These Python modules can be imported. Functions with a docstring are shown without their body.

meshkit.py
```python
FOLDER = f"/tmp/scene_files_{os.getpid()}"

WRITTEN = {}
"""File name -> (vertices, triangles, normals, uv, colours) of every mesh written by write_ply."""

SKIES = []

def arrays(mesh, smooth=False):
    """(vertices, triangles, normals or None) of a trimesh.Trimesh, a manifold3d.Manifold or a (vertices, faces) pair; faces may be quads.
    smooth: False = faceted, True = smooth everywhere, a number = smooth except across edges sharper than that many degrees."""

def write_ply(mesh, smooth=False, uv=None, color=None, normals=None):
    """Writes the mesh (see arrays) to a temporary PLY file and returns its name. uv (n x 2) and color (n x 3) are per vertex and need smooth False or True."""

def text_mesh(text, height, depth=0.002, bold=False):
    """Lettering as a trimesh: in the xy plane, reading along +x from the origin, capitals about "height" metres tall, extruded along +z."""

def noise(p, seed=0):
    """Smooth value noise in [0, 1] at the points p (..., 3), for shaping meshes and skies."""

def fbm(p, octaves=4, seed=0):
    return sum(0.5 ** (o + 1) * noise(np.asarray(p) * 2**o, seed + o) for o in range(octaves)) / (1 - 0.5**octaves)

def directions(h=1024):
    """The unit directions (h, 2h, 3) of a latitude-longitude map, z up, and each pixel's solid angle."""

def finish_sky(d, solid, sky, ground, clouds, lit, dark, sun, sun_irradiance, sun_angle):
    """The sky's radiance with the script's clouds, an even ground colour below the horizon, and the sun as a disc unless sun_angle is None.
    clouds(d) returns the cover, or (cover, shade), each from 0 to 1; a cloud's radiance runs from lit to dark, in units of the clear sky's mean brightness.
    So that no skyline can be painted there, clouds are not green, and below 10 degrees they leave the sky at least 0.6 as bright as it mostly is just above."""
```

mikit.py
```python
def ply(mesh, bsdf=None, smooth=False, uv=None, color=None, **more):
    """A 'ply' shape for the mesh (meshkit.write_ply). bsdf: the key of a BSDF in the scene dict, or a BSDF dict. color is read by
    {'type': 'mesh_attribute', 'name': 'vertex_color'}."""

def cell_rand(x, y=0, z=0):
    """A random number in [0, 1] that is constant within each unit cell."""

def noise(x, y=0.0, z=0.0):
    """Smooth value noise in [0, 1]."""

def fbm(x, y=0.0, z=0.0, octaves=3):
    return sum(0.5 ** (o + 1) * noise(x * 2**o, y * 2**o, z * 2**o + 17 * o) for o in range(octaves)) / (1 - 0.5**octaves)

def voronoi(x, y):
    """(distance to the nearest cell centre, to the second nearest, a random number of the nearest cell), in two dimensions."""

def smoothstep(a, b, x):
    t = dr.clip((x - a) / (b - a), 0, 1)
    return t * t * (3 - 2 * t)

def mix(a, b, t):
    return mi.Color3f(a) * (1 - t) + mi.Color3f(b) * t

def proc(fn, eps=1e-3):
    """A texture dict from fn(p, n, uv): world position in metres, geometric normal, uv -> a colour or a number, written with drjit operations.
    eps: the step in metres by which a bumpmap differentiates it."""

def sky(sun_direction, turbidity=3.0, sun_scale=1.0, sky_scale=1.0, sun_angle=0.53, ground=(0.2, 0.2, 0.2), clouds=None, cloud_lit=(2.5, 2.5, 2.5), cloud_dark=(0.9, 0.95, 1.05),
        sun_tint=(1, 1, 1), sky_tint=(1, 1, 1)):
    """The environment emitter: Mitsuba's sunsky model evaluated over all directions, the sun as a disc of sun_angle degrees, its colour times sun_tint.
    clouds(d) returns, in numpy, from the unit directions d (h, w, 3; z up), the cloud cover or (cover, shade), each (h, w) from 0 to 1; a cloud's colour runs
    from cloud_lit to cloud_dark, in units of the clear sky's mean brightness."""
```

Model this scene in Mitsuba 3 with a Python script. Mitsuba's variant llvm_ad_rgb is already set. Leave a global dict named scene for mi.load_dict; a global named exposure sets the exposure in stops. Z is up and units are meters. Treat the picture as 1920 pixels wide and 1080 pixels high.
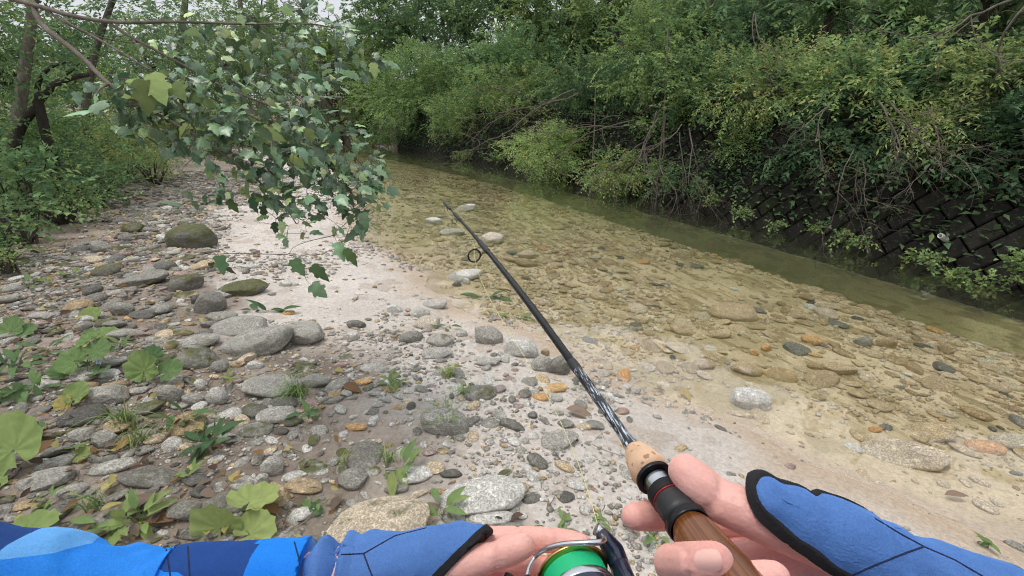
import math, numpy as np, trimesh, mitsuba as mi, drjit as dr, mikit, meshkit
from mikit import noise, fbm, smoothstep, mix
from scipy.interpolate import CubicSpline

# ------------------------------------------------------------------ camera, sky, exposure
T = mi.ScalarTransform4f
CAM = np.array([0.0, 0.0, 1.40])
PITCH = math.radians(19.0)
FWD = np.array([0, math.cos(PITCH), -math.sin(PITCH)])
UP = np.array([0, math.sin(PITCH), math.cos(PITCH)])
RIGHT = np.array([1.0, 0, 0])
scene, labels = {}, {}
scene['camera'] = {'type': 'perspective', 'fov': 90.0, 'fov_axis': 'x', 'near_clip': 0.02, 'far_clip': 400.0,
                   'to_world': T().look_at(origin=CAM.tolist(), target=(CAM + FWD).tolist(), up=[0, 0, 1])}
scene['sky'] = mikit.sky((-0.25, -0.10, 0.95), turbidity=3, sun_scale=0.30, sun_angle=22,
                         clouds=lambda d: (np.ones(d.shape[:2]), 0.95 * (1 - np.clip(d[..., 2], 0, 1)) ** 1.3),
                         cloud_lit=(2.36, 2.5, 2.68), cloud_dark=(1.44, 1.48, 1.54), sun_tint=(0.90, 0.98, 1.10))
exposure = 2.15

rng = np.random.default_rng(7)
WATER_Z = -0.25


def ray(u, v):
    """Direction of a photograph pixel (1920 x 1080) with unit depth."""
    return FWD + RIGHT * ((u - 960) / 960.0) - UP * ((v - 540) / 960.0)


def at(u, v, depth):
    return CAM + ray(u, v) * depth


# ------------------------------------------------------------------ helpers
def norm(a):
    a = np.asarray(a, float)
    return a / np.maximum(np.linalg.norm(a, axis=-1, keepdims=True), 1e-12)


def numbered(name):
    if name not in used:
        used.add(name)
        return name
    k = 1
    while f'{name}_{k:03d}' in used:
        k += 1
    key = f'{name}_{k:03d}'
    used.add(key)
    return key


used = set()


def thing(name, label, cat, group=None):
    key = numbered(name)
    labels[key] = {'label': label, 'category': cat}
    if group:
        labels[key]['group'] = group
    return key


def struct(name):
    key = numbered(name)
    labels[key] = {'kind': 'structure'}
    return key


def stuff(name, label, cat):
    key = numbered(name)
    labels[key] = {'label': label, 'category': cat, 'kind': 'stuff'}
    return key


def put(key, mesh, bsdf, smooth=True, uv=None, to_world=None, **more):
    """One entry of the scene. uv: per vertex (n,2) or one pair for the whole mesh."""
    if isinstance(mesh, tuple):
        mesh = trimesh.Trimesh(mesh[0], mesh[1], process=False)
    if uv is not None and np.ndim(uv) == 1:
        uv = np.tile(np.asarray(uv, float), (len(mesh.vertices), 1))
    scene[key] = mikit.ply(mesh, bsdf, smooth=smooth, uv=uv, **more)
    if to_world is not None:
        scene[key]['to_world'] = to_world
    used.add(key)
    return key


def part(parent, name, mesh, bsdf, smooth=True, uv=None, label=None, kind=None, to_world=None):
    key = numbered(f'{parent}__{name}')
    put(key, mesh, bsdf, smooth, uv, to_world)
    if label:
        labels.setdefault(key, {})['label'] = label
    if kind:
        labels.setdefault(key, {})['kind'] = kind
    return key


def cat(meshes):
    vs, fs, k = [], [], 0
    for m in meshes:
        v, f = (m if isinstance(m, tuple) else (np.asarray(m.vertices), np.asarray(m.faces)))
        vs.append(v); fs.append(f + k); k += len(v)
    return np.vstack(vs), np.vstack(fs)


def tube(points, radii, sides=6, caps=True):
    p = np.asarray(points, float)
    r = np.broadcast_to(np.asarray(radii, float), (len(p),))
    t = norm(np.gradient(p, axis=0))
    a = np.zeros_like(p)
    ref = np.array([0, 0, 1.0]) if abs(t[0, 2]) < 0.9 else np.array([1.0, 0, 0])
    a[0] = norm(np.cross(t[0], ref))
    for i in range(1, len(p)):
        q = a[i - 1] - t[i] * np.dot(a[i - 1], t[i])
        a[i] = norm(q)
    b = np.cross(t, a)
    ang = np.arange(sides) * 2 * np.pi / sides
    v = (p[:, None] + r[:, None, None] * (np.cos(ang)[None, :, None] * a[:, None] + np.sin(ang)[None, :, None] * b[:, None])).reshape(-1, 3)
    i, j = np.meshgrid(np.arange(len(p) - 1), np.arange(sides), indexing='ij')
    q = np.stack([i * sides + j, i * sides + (j + 1) % sides, (i + 1) * sides + (j + 1) % sides, (i + 1) * sides + j], -1).reshape(-1, 4)
    f = np.vstack([q[:, [0, 1, 2]], q[:, [0, 2, 3]]])
    if caps:
        n = len(v)
        v = np.vstack([v, p[:1], p[-1:]])
        k = np.arange(sides)
        f = np.vstack([f, np.stack([np.full(sides, n), (k + 1) % sides, k], 1),
                       np.stack([np.full(sides, n + 1), (len(p) - 1) * sides + k, (len(p) - 1) * sides + (k + 1) % sides], 1)])
    return v, f


def spline(pts, n):
    pts = np.asarray(pts, float)
    t = np.concatenate([[0], np.cumsum(np.linalg.norm(np.diff(pts, axis=0), axis=1))])
    return CubicSpline(t, pts)(np.linspace(0, t[-1], n))


# ------------------------------------------------------------------ terrain
LEFT_LINE = spline([(13, -4.5), (8, -1.2), (4.2, 0.75), (2.2, 1.70), (1.27, 2.30), (0.20, 3.55), (-0.8, 5.0), (-1.75, 6.5), (-2.75, 9.5), (-4.4, 14), (-7.6, 19.5), (-13, 28), (-26, 44), (-50, 70)], 90)
RIGHT_LINE = spline([(12, -14), (8.2, -5), (6.2, 0.5), (4.86, 4.72), (3.1, 9.2), (0, 15.7), (-3.2, 21.2), (-7.2, 27), (-19, 42), (-42, 66)], 90)


def side(line, x, y):
    """Signed distance to a line that runs away from the camera: positive on its right."""
    best, sign = np.full(x.shape, 1e9), np.ones(x.shape)
    for a, b in zip(line[:-1], line[1:]):
        d = b - a
        t = np.clip(((x - a[0]) * d[0] + (y - a[1]) * d[1]) / (d @ d), 0, 1)
        ex, ey = x - a[0] - t * d[0], y - a[1] - t * d[1]
        q = ex * ex + ey * ey
        near = q < best
        best = np.where(near, q, best)
        sign = np.where(near, np.sign(d[1] * ex - d[0] * ey), sign)
    return sign * np.sqrt(best)


def sm(a, b, x):
    t = np.clip((x - a) / (b - a), 0, 1)
    return t * t * (3 - 2 * t)


def ground(x, y):
    x, y = np.asarray(x, float), np.asarray(y, float)
    shape = x.shape
    x, y = x.ravel(), y.ravel()
    dl, dr_ = side(LEFT_LINE, x, y), side(RIGHT_LINE, x, y)
    p = np.stack([x, y, 0 * x], -1)
    wob = meshkit.fbm(p * 0.9, 3, 3) - 0.5
    dl = dl + wob * 0.7 * np.clip(1 - np.abs(dl) / 6, 0, 1) + 0.12 * (meshkit.noise(p * 3.1, 9) - 0.5)
    land = WATER_Z + 0.27 * (1 - np.exp(np.minimum(dl, 0) / 1.3)) + 0.0 * x
    forest = sm(-3.6, -9, dl)
    land = land + forest * 0.35 + np.maximum(-dl - 9, 0) * 0.10
    depth = 0.03 + 0.045 * np.clip(dl, 0, 4) + 0.34 * sm(-1.3, -0.7, dr_) - 0.27 * sm(-0.55, 0.0, dr_)
    z = np.where(dl < 0, land, WATER_Z - depth + 0.03 * np.exp(-np.maximum(dl, 0) / 0.15))
    z = z + 0.05 * (meshkit.fbm(p * 1.7, 3, 5) - 0.5) + 0.016 * (meshkit.fbm(p * 9, 3, 6) - 0.5)
    rise = np.clip((dr_ - 0.42) / 0.75, 0, 1) * 2.0 + np.maximum(dr_ - 1.15, 0) * 0.50
    z = np.where(dr_ > 0.10, np.maximum(z, -0.7) + np.minimum(rise, np.interp(y, [16, 34], [14, 3.2])) + 0.25 * np.clip(dr_ - 1.2, 0, 1) * (meshkit.fbm(p * 0.8, 3, 8) - 0.5), z)
    return z.reshape(shape), dl.reshape(shape), dr_.reshape(shape)


def gz(x, y):
    return float(ground(np.array([x]), np.array([y]))[0][0])


def on_ground(u, v):
    """The point of the terrain (or of the bed under the water) that a pixel sees."""
    d = ray(u, v)
    t = np.concatenate([np.linspace(0.8, 8, 500), np.linspace(8.05, 60, 500)])
    q = CAM + d * t[:, None]
    z = ground(q[:, 0], q[:, 1])[0]
    hit = np.nonzero(q[:, 2] < z)[0]
    k = hit[0] if len(hit) else len(t) - 1
    return np.array([q[k, 0], q[k, 1], z[k]])


def graded(lo, hi, step, far_lo, far_hi, grow):
    mid = list(np.arange(lo, hi, step))
    a, s = lo, step
    left = []
    while a > far_lo:
        s *= grow; a -= s; left.append(a)
    b, s = mid[-1], step
    right = []
    while b < far_hi:
        s *= grow; b += s; right.append(b)
    return np.array(left[::-1] + mid + right)


def grid(xs, ys):
    X, Y = np.meshgrid(xs, ys, indexing='ij')
    nx, ny = X.shape
    i, j = np.meshgrid(np.arange(nx - 1), np.arange(ny - 1), indexing='ij')
    k = i * ny + j
    f = np.vstack([np.stack([k, k + ny, k + ny + 1], -1).reshape(-1, 3), np.stack([k, k + ny + 1, k + 1], -1).reshape(-1, 3)])
    return X, Y, f


gx, gy = graded(-5.0, 5.6, 0.035, -150, 150, 1.07), graded(0.7, 9.0, 0.035, -150, 180, 1.07)
X, Y, gf = grid(gx, gy)
Z, DL, DR = ground(X, Y)
# dirt: how much humus and litter lies in the sand (towards the wood)
P = np.stack([X, Y, 0 * X], -1)
DIRT = np.clip(sm(-1.2, -2.5, DL + 1.1 * (meshkit.fbm(P * 0.8, 3, 21) - 0.5)), 0, 1)
DIRT = np.maximum(DIRT, sm(0.5, -0.9, X + 0.25 * (Y - 1.5) + 0.5 * (meshkit.fbm(P * 1.1, 3, 24) - 0.5)) * sm(4.2, 2.6, Y) * 0.78)
DIRT = np.where(DR > 0, 1.0, DIRT)
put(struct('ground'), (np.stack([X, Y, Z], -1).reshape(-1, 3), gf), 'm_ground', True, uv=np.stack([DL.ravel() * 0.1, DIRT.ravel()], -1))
labels['ground']['label'] = 'pale sandy river bank running down into the amber stream bed'

# water: a closed volume, its top rippled
wx, wy = graded(-4.0, 6.0, 0.06, -60, 16, 1.10), graded(0.5, 12.0, 0.06, -20, 75, 1.10)
WX, WY, wf = grid(wx, wy)
wp = np.stack([WX * 1.0 + 0.35 * WY, WY * 1.0, 0 * WX], -1)
WZ = WATER_Z + 0.012 * (meshkit.fbm(wp * 2.6, 3, 31) - 0.5) + 0.006 * (meshkit.noise(wp * 8.0, 32) - 0.5)
nw = WX.size
top = np.stack([WX, WY, WZ], -1).reshape(-1, 3)
bot = top.copy(); bot[:, 2] = -2.5
idx = np.arange(nw).reshape(WX.shape)
rim = np.concatenate([idx[:, 0], idx[-1, 1:], idx[::-1, -1][1:], idx[0, ::-1][1:-1]])
nx_ = np.roll(rim, -1)
sidef = np.vstack([np.stack([rim, rim + nw, nx_ + nw], 1), np.stack([rim, nx_ + nw, nx_], 1)])
wall_m = trimesh.Trimesh(np.vstack([top, bot]), np.vstack([wf, wf[:, ::-1] + nw, sidef]), process=False)
scene['water_murk'] = {'type': 'homogeneous', 'albedo': {'type': 'rgb', 'value': [0.22, 0.26, 0.13]}, 'sigma_t': {'type': 'rgb', 'value': [0.42, 0.36, 0.54]}}
put(struct('water'), wall_m, 'm_water', True, interior={'type': 'ref', 'id': 'water_murk'})
labels['water']['label'] = 'clear shallow stream with a darker green channel along the far wall'
# ------------------------------------------------------------------ materials
def C(r, g, b):
    return mi.Color3f(r, g, b)


def rgb(*c):
    return {'type': 'rgb', 'value': list(map(float, c))}


def ground_col(p, n, uv):
    dl = uv.x * 10.0
    big = fbm(p.x * 1.3, p.y * 1.3, 0.0, 3)
    fine = fbm(p.x * 70.0, p.y * 70.0, p.z * 70.0, 2)
    grit = noise(p.x * 260.0, p.y * 260.0, p.z * 260.0)
    sand = mix(C(0.40, 0.36, 0.322), C(0.51, 0.468, 0.428), big)
    sand = mix(sand, C(0.34, 0.28, 0.23), smoothstep(0.62, 0.72, fbm(p.x * 5.0, p.y * 5.0, 3.0, 3)) * 0.6)
    bed = mix(C(0.42, 0.335, 0.215), C(0.52, 0.425, 0.295), big)
    bed = mix(bed, C(0.30, 0.24, 0.135), smoothstep(0.50, 0.68, fbm(p.x * 3.0, p.y * 3.0, 9.0, 3)) * 0.7)
    al, ac = p.y * 0.93 - p.x * 0.36, p.x * 0.93 + p.y * 0.36
    streak = fbm(al * 2.2, ac * 11.0, 2.0, 3) * 0.6 + fbm(al * 7.0, ac * 30.0, 4.0, 2) * 0.4
    bed = mix(bed, C(0.20, 0.145, 0.07), smoothstep(0.50, 0.64, streak) * smoothstep(0.3, 1.4, dl) * 0.75)
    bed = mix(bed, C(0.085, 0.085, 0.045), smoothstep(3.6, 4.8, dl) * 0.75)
    wet = smoothstep(-0.55, -0.05, dl + 0.5 * (big - 0.5))
    c = mix(sand, C(0.36, 0.275, 0.195), wet * 0.85)
    c = mix(c, bed, smoothstep(-0.08, 0.35, dl))
    dirt = mix(C(0.135, 0.108, 0.086), C(0.275, 0.228, 0.188), fbm(p.x * 6.0, p.y * 6.0, 1.0, 3))
    c = mix(c, dirt, smoothstep(0.25, 0.75, uv.y + 0.5 * (fbm(p.x * 2.6, p.y * 2.6, 5.0, 3) - 0.5)))
    return c * (0.62 + 0.5 * fine + 0.28 * grit)


def ground_bump(p, n, uv):
    return fbm(p.x * 45.0, p.y * 45.0, p.z * 45.0, 3)


def bumped(b, fn, scale, eps=1e-3):
    return {'type': 'bumpmap', 'arbitrary': mikit.proc(fn, eps), 'scale': scale, 'b': b}


scene['m_ground'] = bumped({'type': 'principled', 'base_color': mikit.proc(ground_col), 'roughness': 0.85, 'specular': 0.3}, ground_bump, 0.012)
scene['m_water'] = {'type': 'thindielectric', 'int_ior': 1.34}


def palette(t, cols):
    n = len(cols) - 1
    c = C(*cols[0])
    for k in range(n):
        c = mix(c, C(*cols[k + 1]), dr.clip(t * n - k, 0, 1))
    return c


STONE = [(0.062, 0.058, 0.050), (0.135, 0.127, 0.108), (0.215, 0.205, 0.178), (0.32, 0.305, 0.27), (0.47, 0.455, 0.42),
         (0.39, 0.30, 0.185), (0.25, 0.18, 0.10), (0.45, 0.31, 0.14), (0.42, 0.20, 0.075), (0.26, 0.21, 0.20)]
# stone tones (uv.x): 0 black, .11 dark, .22 grey, .33 light grey, .44 pale, .55 tan, .66 brown, .77 amber, .88 orange, 1 purplish


def stone_col(p, n, uv):
    c = palette(uv.x, STONE)
    speck = noise(p.x * 210.0, p.y * 210.0, p.z * 210.0)
    blot = fbm(p.x * 24.0, p.y * 24.0, p.z * 24.0, 3)
    c = c * (0.72 + 0.5 * blot) * (0.72 + 0.55 * smoothstep(0.25, 0.8, speck))
    c = mix(c, c * 1.7 + C(0.03, 0.03, 0.03), smoothstep(0.62, 0.72, fbm(p.x * 60.0, p.y * 60.0, p.z * 60.0, 2)) * 0.45)
    mossy = smoothstep(0.30, 0.75, fbm(p.x * 17.0, p.y * 17.0, p.z * 17.0, 4) * 1.3 + 0.40 * n.z * dr.abs(n.z) - 0.95 + uv.y)
    green = mix(C(0.040, 0.046, 0.014), C(0.115, 0.115, 0.038), noise(p.x * 60.0, p.y * 60.0, p.z * 60.0))
    return mix(c, green, mossy * smoothstep(0.02, 0.2, uv.y))


def stone_bump(p, n, uv):
    return fbm(p.x * 55.0, p.y * 55.0, p.z * 55.0, 3)


scene['m_stone'] = bumped({'type': 'principled', 'base_color': mikit.proc(stone_col), 'roughness': 0.62, 'specular': 0.4}, stone_bump, 0.008)
scene['m_pebble'] = {'type': 'principled', 'base_color': mikit.proc(stone_col), 'roughness': 0.65, 'specular': 0.35}


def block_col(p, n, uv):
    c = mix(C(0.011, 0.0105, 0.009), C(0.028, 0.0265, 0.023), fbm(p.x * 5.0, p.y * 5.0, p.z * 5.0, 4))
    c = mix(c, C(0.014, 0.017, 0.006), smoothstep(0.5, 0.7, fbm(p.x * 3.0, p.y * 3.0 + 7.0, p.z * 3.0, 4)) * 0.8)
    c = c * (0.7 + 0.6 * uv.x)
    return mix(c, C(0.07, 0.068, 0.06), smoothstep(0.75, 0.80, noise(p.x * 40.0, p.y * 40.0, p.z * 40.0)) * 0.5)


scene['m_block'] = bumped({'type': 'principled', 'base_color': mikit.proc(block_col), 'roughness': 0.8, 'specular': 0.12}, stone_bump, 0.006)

LEAF = [(0.036, 0.068, 0.042), (0.068, 0.124, 0.066), (0.118, 0.190, 0.092), (0.178, 0.255, 0.098), (0.245, 0.285, 0.110),
        (0.31, 0.30, 0.15), (0.40, 0.32, 0.09), (0.17, 0.10, 0.055), (0.10, 0.07, 0.058), (0.24, 0.19, 0.15)]
# leaf tones (uv.x): 0 dark green ... .33 bright green, .44 yellow green, .55 straw, .66 yellow, .77 brown, .88 dark brown, 1 dry


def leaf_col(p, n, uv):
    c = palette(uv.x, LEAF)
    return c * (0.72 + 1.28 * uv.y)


scene['m_leaf'] = {'type': 'principledthin', 'base_color': mikit.proc(leaf_col), 'roughness': 0.38, 'diff_trans': 0.6, 'eta': 1.7, 'spec_trans': 0.0}


def big_leaf_col(p, n, uv):
    c = palette(uv.x, LEAF) * 1.35
    return c * (0.75 + 0.35 * fbm(p.x * 40.0, p.y * 40.0, p.z * 40.0, 3)) * (0.7 + 0.6 * uv.y)


scene['m_big_leaf'] = {'type': 'principledthin', 'base_color': mikit.proc(big_leaf_col), 'roughness': 0.30, 'diff_trans': 0.7, 'eta': 1.6, 'spec_trans': 0.0}


def branch_leaf_col(p, n, uv):
    c = palette(uv.x, LEAF) * 1.35 + C(0.014, 0.028, 0.018)
    return c * (0.8 + 0.4 * fbm(p.x * 60.0, p.y * 60.0, p.z * 60.0, 3)) * (0.35 + 1.1 * uv.y)


scene['m_branch_gloss'] = {'type': 'twosided', 'b': {'type': 'principled', 'base_color': mikit.proc(branch_leaf_col), 'roughness': 0.36, 'specular': 0.6, 'clearcoat': 0.15, 'clearcoat_gloss': 0.6}}
scene['m_branch_leaf'] = {'type': 'principledthin', 'base_color': mikit.proc(branch_leaf_col), 'roughness': 0.30, 'diff_trans': 0.8, 'eta': 2.0, 'spec_trans': 0.0, 'sheen': 0.3}


def bark_col(p, n, uv):
    c = mix(C(0.045, 0.036, 0.028), C(0.16, 0.14, 0.12), fbm(p.x * 30.0, p.y * 30.0, p.z * 8.0, 3))
    return c * (0.35 + 1.3 * uv.x)


scene['m_bark'] = {'type': 'principled', 'base_color': mikit.proc(bark_col), 'roughness': 0.85, 'specular': 0.2}
# ------------------------------------------------------------------ retaining wall of diagonal blocks on the far bank
def wall_frame():
    """Arc length along the foot, its points and outward (riverward) normals, for the stretch that is built of blocks."""
    L = RIGHT_LINE
    s = np.concatenate([[0], np.cumsum(np.linalg.norm(np.diff(L, axis=0), axis=1))])
    return s


WS = wall_frame()
Wx, Wy = CubicSpline(WS, RIGHT_LINE[:, 0]), CubicSpline(WS, RIGHT_LINE[:, 1])
Wdx, Wdy = Wx.derivative(), Wy.derivative()


def wall_point(s, h):
    """s metres along the foot, h metres up the sloping face."""
    t = norm(np.array([Wdx(s), Wdy(s)]))
    nrm = np.array([-t[1], t[0]])              # towards the river
    lean = math.radians(66)
    p = np.array([Wx(s), Wy(s), -0.75]) + np.array([-nrm[0] * math.cos(lean), -nrm[1] * math.cos(lean), math.sin(lean)]) * h
    tang = np.array([t[0], t[1], 0.0])
    upv = np.array([-nrm[0] * math.cos(lean), -nrm[1] * math.cos(lean), math.sin(lean)])
    return p, tang, upv, np.cross(upv, tang) * -1


def chamfer_block(w, h, d, c):
    """A block with chamfered front edges, front at +z."""
    def ring(x, y, z):
        return [(-x, -y, z), (x, -y, z), (x, y, z), (-x, y, z)]
    v = np.array(ring(w / 2, h / 2, -d) + ring(w / 2, h / 2, -c) + ring(w / 2 - c, h / 2 - c, 0))
    f = []
    for k in (0, 4):
        for j in range(4):
            a, b = k + j, k + (j + 1) % 4
            f += [(a, b, b + 4), (a, b + 4, a + 4)]
    f += [(8, 9, 10), (8, 10, 11)]
    return v, np.array(f)


wall = thing('retaining_wall', 'dark mossy wall of diagonal interlocking concrete blocks along the far bank', 'wall')
r_w = np.random.default_rng(11)
BW, BH = 0.34, 0.225
s0 = float(WS[np.argmin(np.abs(RIGHT_LINE[:, 1] - 2.0))])
near_blocks, far_blocks = [], []
ca, sa = math.cos(math.radians(50)), math.sin(math.radians(50))
for i in range(-60, 60):
    for j in range(-90, 90):
        a, b = (i + 0.5 * (j % 2)) * BW, j * BH
        s, h = -ca * a + sa * b, sa * a + ca * b
        if not (0 < s < 25 and -0.1 < h < 2.35):
            continue
        p, tg, up, nr = wall_point(s0 + s, h)
        e1, e2 = -ca * tg + sa * up, sa * tg + ca * up
        nr = np.cross(e1, e2)
        v, f = chamfer_block(BW - 0.020, BH - 0.020, 0.14, 0.014)
        tilt = r_w.normal(0, 0.02, 2)
        n2 = norm(nr + tilt[0] * e1 + tilt[1] * e2)
        w = p + v[:, :1] * e1 + v[:, 1:2] * e2 + (v[:, 2:] + 0.06 + r_w.uniform(-0.010, 0.010)) * n2
        tone = r_w.uniform(0.2, 0.9)
        (near_blocks if s < 8.4 else far_blocks).append((w, f, tone))
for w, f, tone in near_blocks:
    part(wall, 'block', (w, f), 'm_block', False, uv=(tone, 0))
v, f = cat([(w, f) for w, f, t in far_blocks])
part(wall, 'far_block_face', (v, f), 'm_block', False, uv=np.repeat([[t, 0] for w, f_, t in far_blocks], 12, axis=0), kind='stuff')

p, tg, up, nr = wall_point(s0 + 0.0, 0)
# a short pale drain pipe ring that shows in the wall
dp = None
best = 1e9
for s in np.linspace(0, 8, 161):
    for h in np.linspace(0.4, 2.2, 37):
        q, a_, b_, c_ = wall_point(s0 + s, h)
        e = q - CAM
        z = e @ FWD
        uu, vv = 960 + 960 * (e @ RIGHT) / z, 540 - 960 * (e @ UP) / z
        if (uu - 1781) ** 2 + (vv - 451) ** 2 < best:
            best, dp = (uu - 1781) ** 2 + (vv - 451) ** 2, (q, a_, b_, c_)
q, tg, up, nr = dp
nr = norm(np.cross(tg, up)); nr = nr if nr @ (CAM - q) > 0 else -nr
dk = thing('drain_pipe', 'small pale pipe mouth sticking out of the dark block wall', 'pipe')
ang = np.linspace(0, 2 * np.pi, 25)[:-1]
prof = [(0.018, -0.10), (0.018, 0.17), (0.021, 0.176), (0.028, 0.176), (0.031, 0.17), (0.031, -0.10)]
pv = np.array([[q + r * (math.cos(a) * tg + math.sin(a) * up) + z * nr for a in ang] for r, z in prof]).reshape(-1, 3)
i, j = np.meshgrid(np.arange(len(prof) - 1), np.arange(24), indexing='ij')
a, b, c, d = i * 24 + j, i * 24 + (j + 1) % 24, (i + 1) * 24 + (j + 1) % 24, (i + 1) * 24 + j
scene['m_pvc'] = {'type': 'twosided', 'b': {'type': 'principled', 'base_color': rgb(0.55, 0.55, 0.53), 'roughness': 0.5}}
put(dk, (pv, np.vstack([np.stack([a, b, c], -1).reshape(-1, 3), np.stack([a, c, d], -1).reshape(-1, 3)])), 'm_pvc', 40)

# ------------------------------------------------------------------ stones
ICO = {k: trimesh.creation.icosphere(k) for k in (1, 2, 3)}


def stone_mesh(a, b, c, seed, level=2, yaw=0.0, flat=0.0):
    """A water-worn stone: a sphere with several planes ground into it, then drawn out to half-axes a, b, c."""
    r = np.random.default_rng(seed)
    v = np.array(ICO[level].vertices)
    v = v * (1 + 0.22 * (meshkit.fbm(v * 1.3 + seed * 3.1, 2, 5)[:, None] - 0.5))
    for k in range(r.integers(5, 10)):
        nk = norm(r.normal(size=3) * [1, 1, 0.8])
        hk = r.uniform(0.66, 0.92)
        d = v @ nk - hk
        v = v - np.where(d > 0, d * 0.82, 0)[:, None] * nk
    ex = r.uniform(0.85, 1.0)
    v = np.sign(v) * np.abs(v) ** ex
    if level > 1:
        v = v * (1 + 0.05 * (meshkit.fbm(v * 4 + seed, 3, 7)[:, None] - 0.5))
    v = v * [a, b, c]
    tx, ty = r.normal(0, 0.10, 2)
    v[:, 2] += v[:, 0] * tx + v[:, 1] * ty
    cy, sy = math.cos(yaw), math.sin(yaw)
    return v @ np.array([[cy, sy, 0], [-sy, cy, 0], [0, 0, 1]]), np.array(ICO[level].faces)


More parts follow.
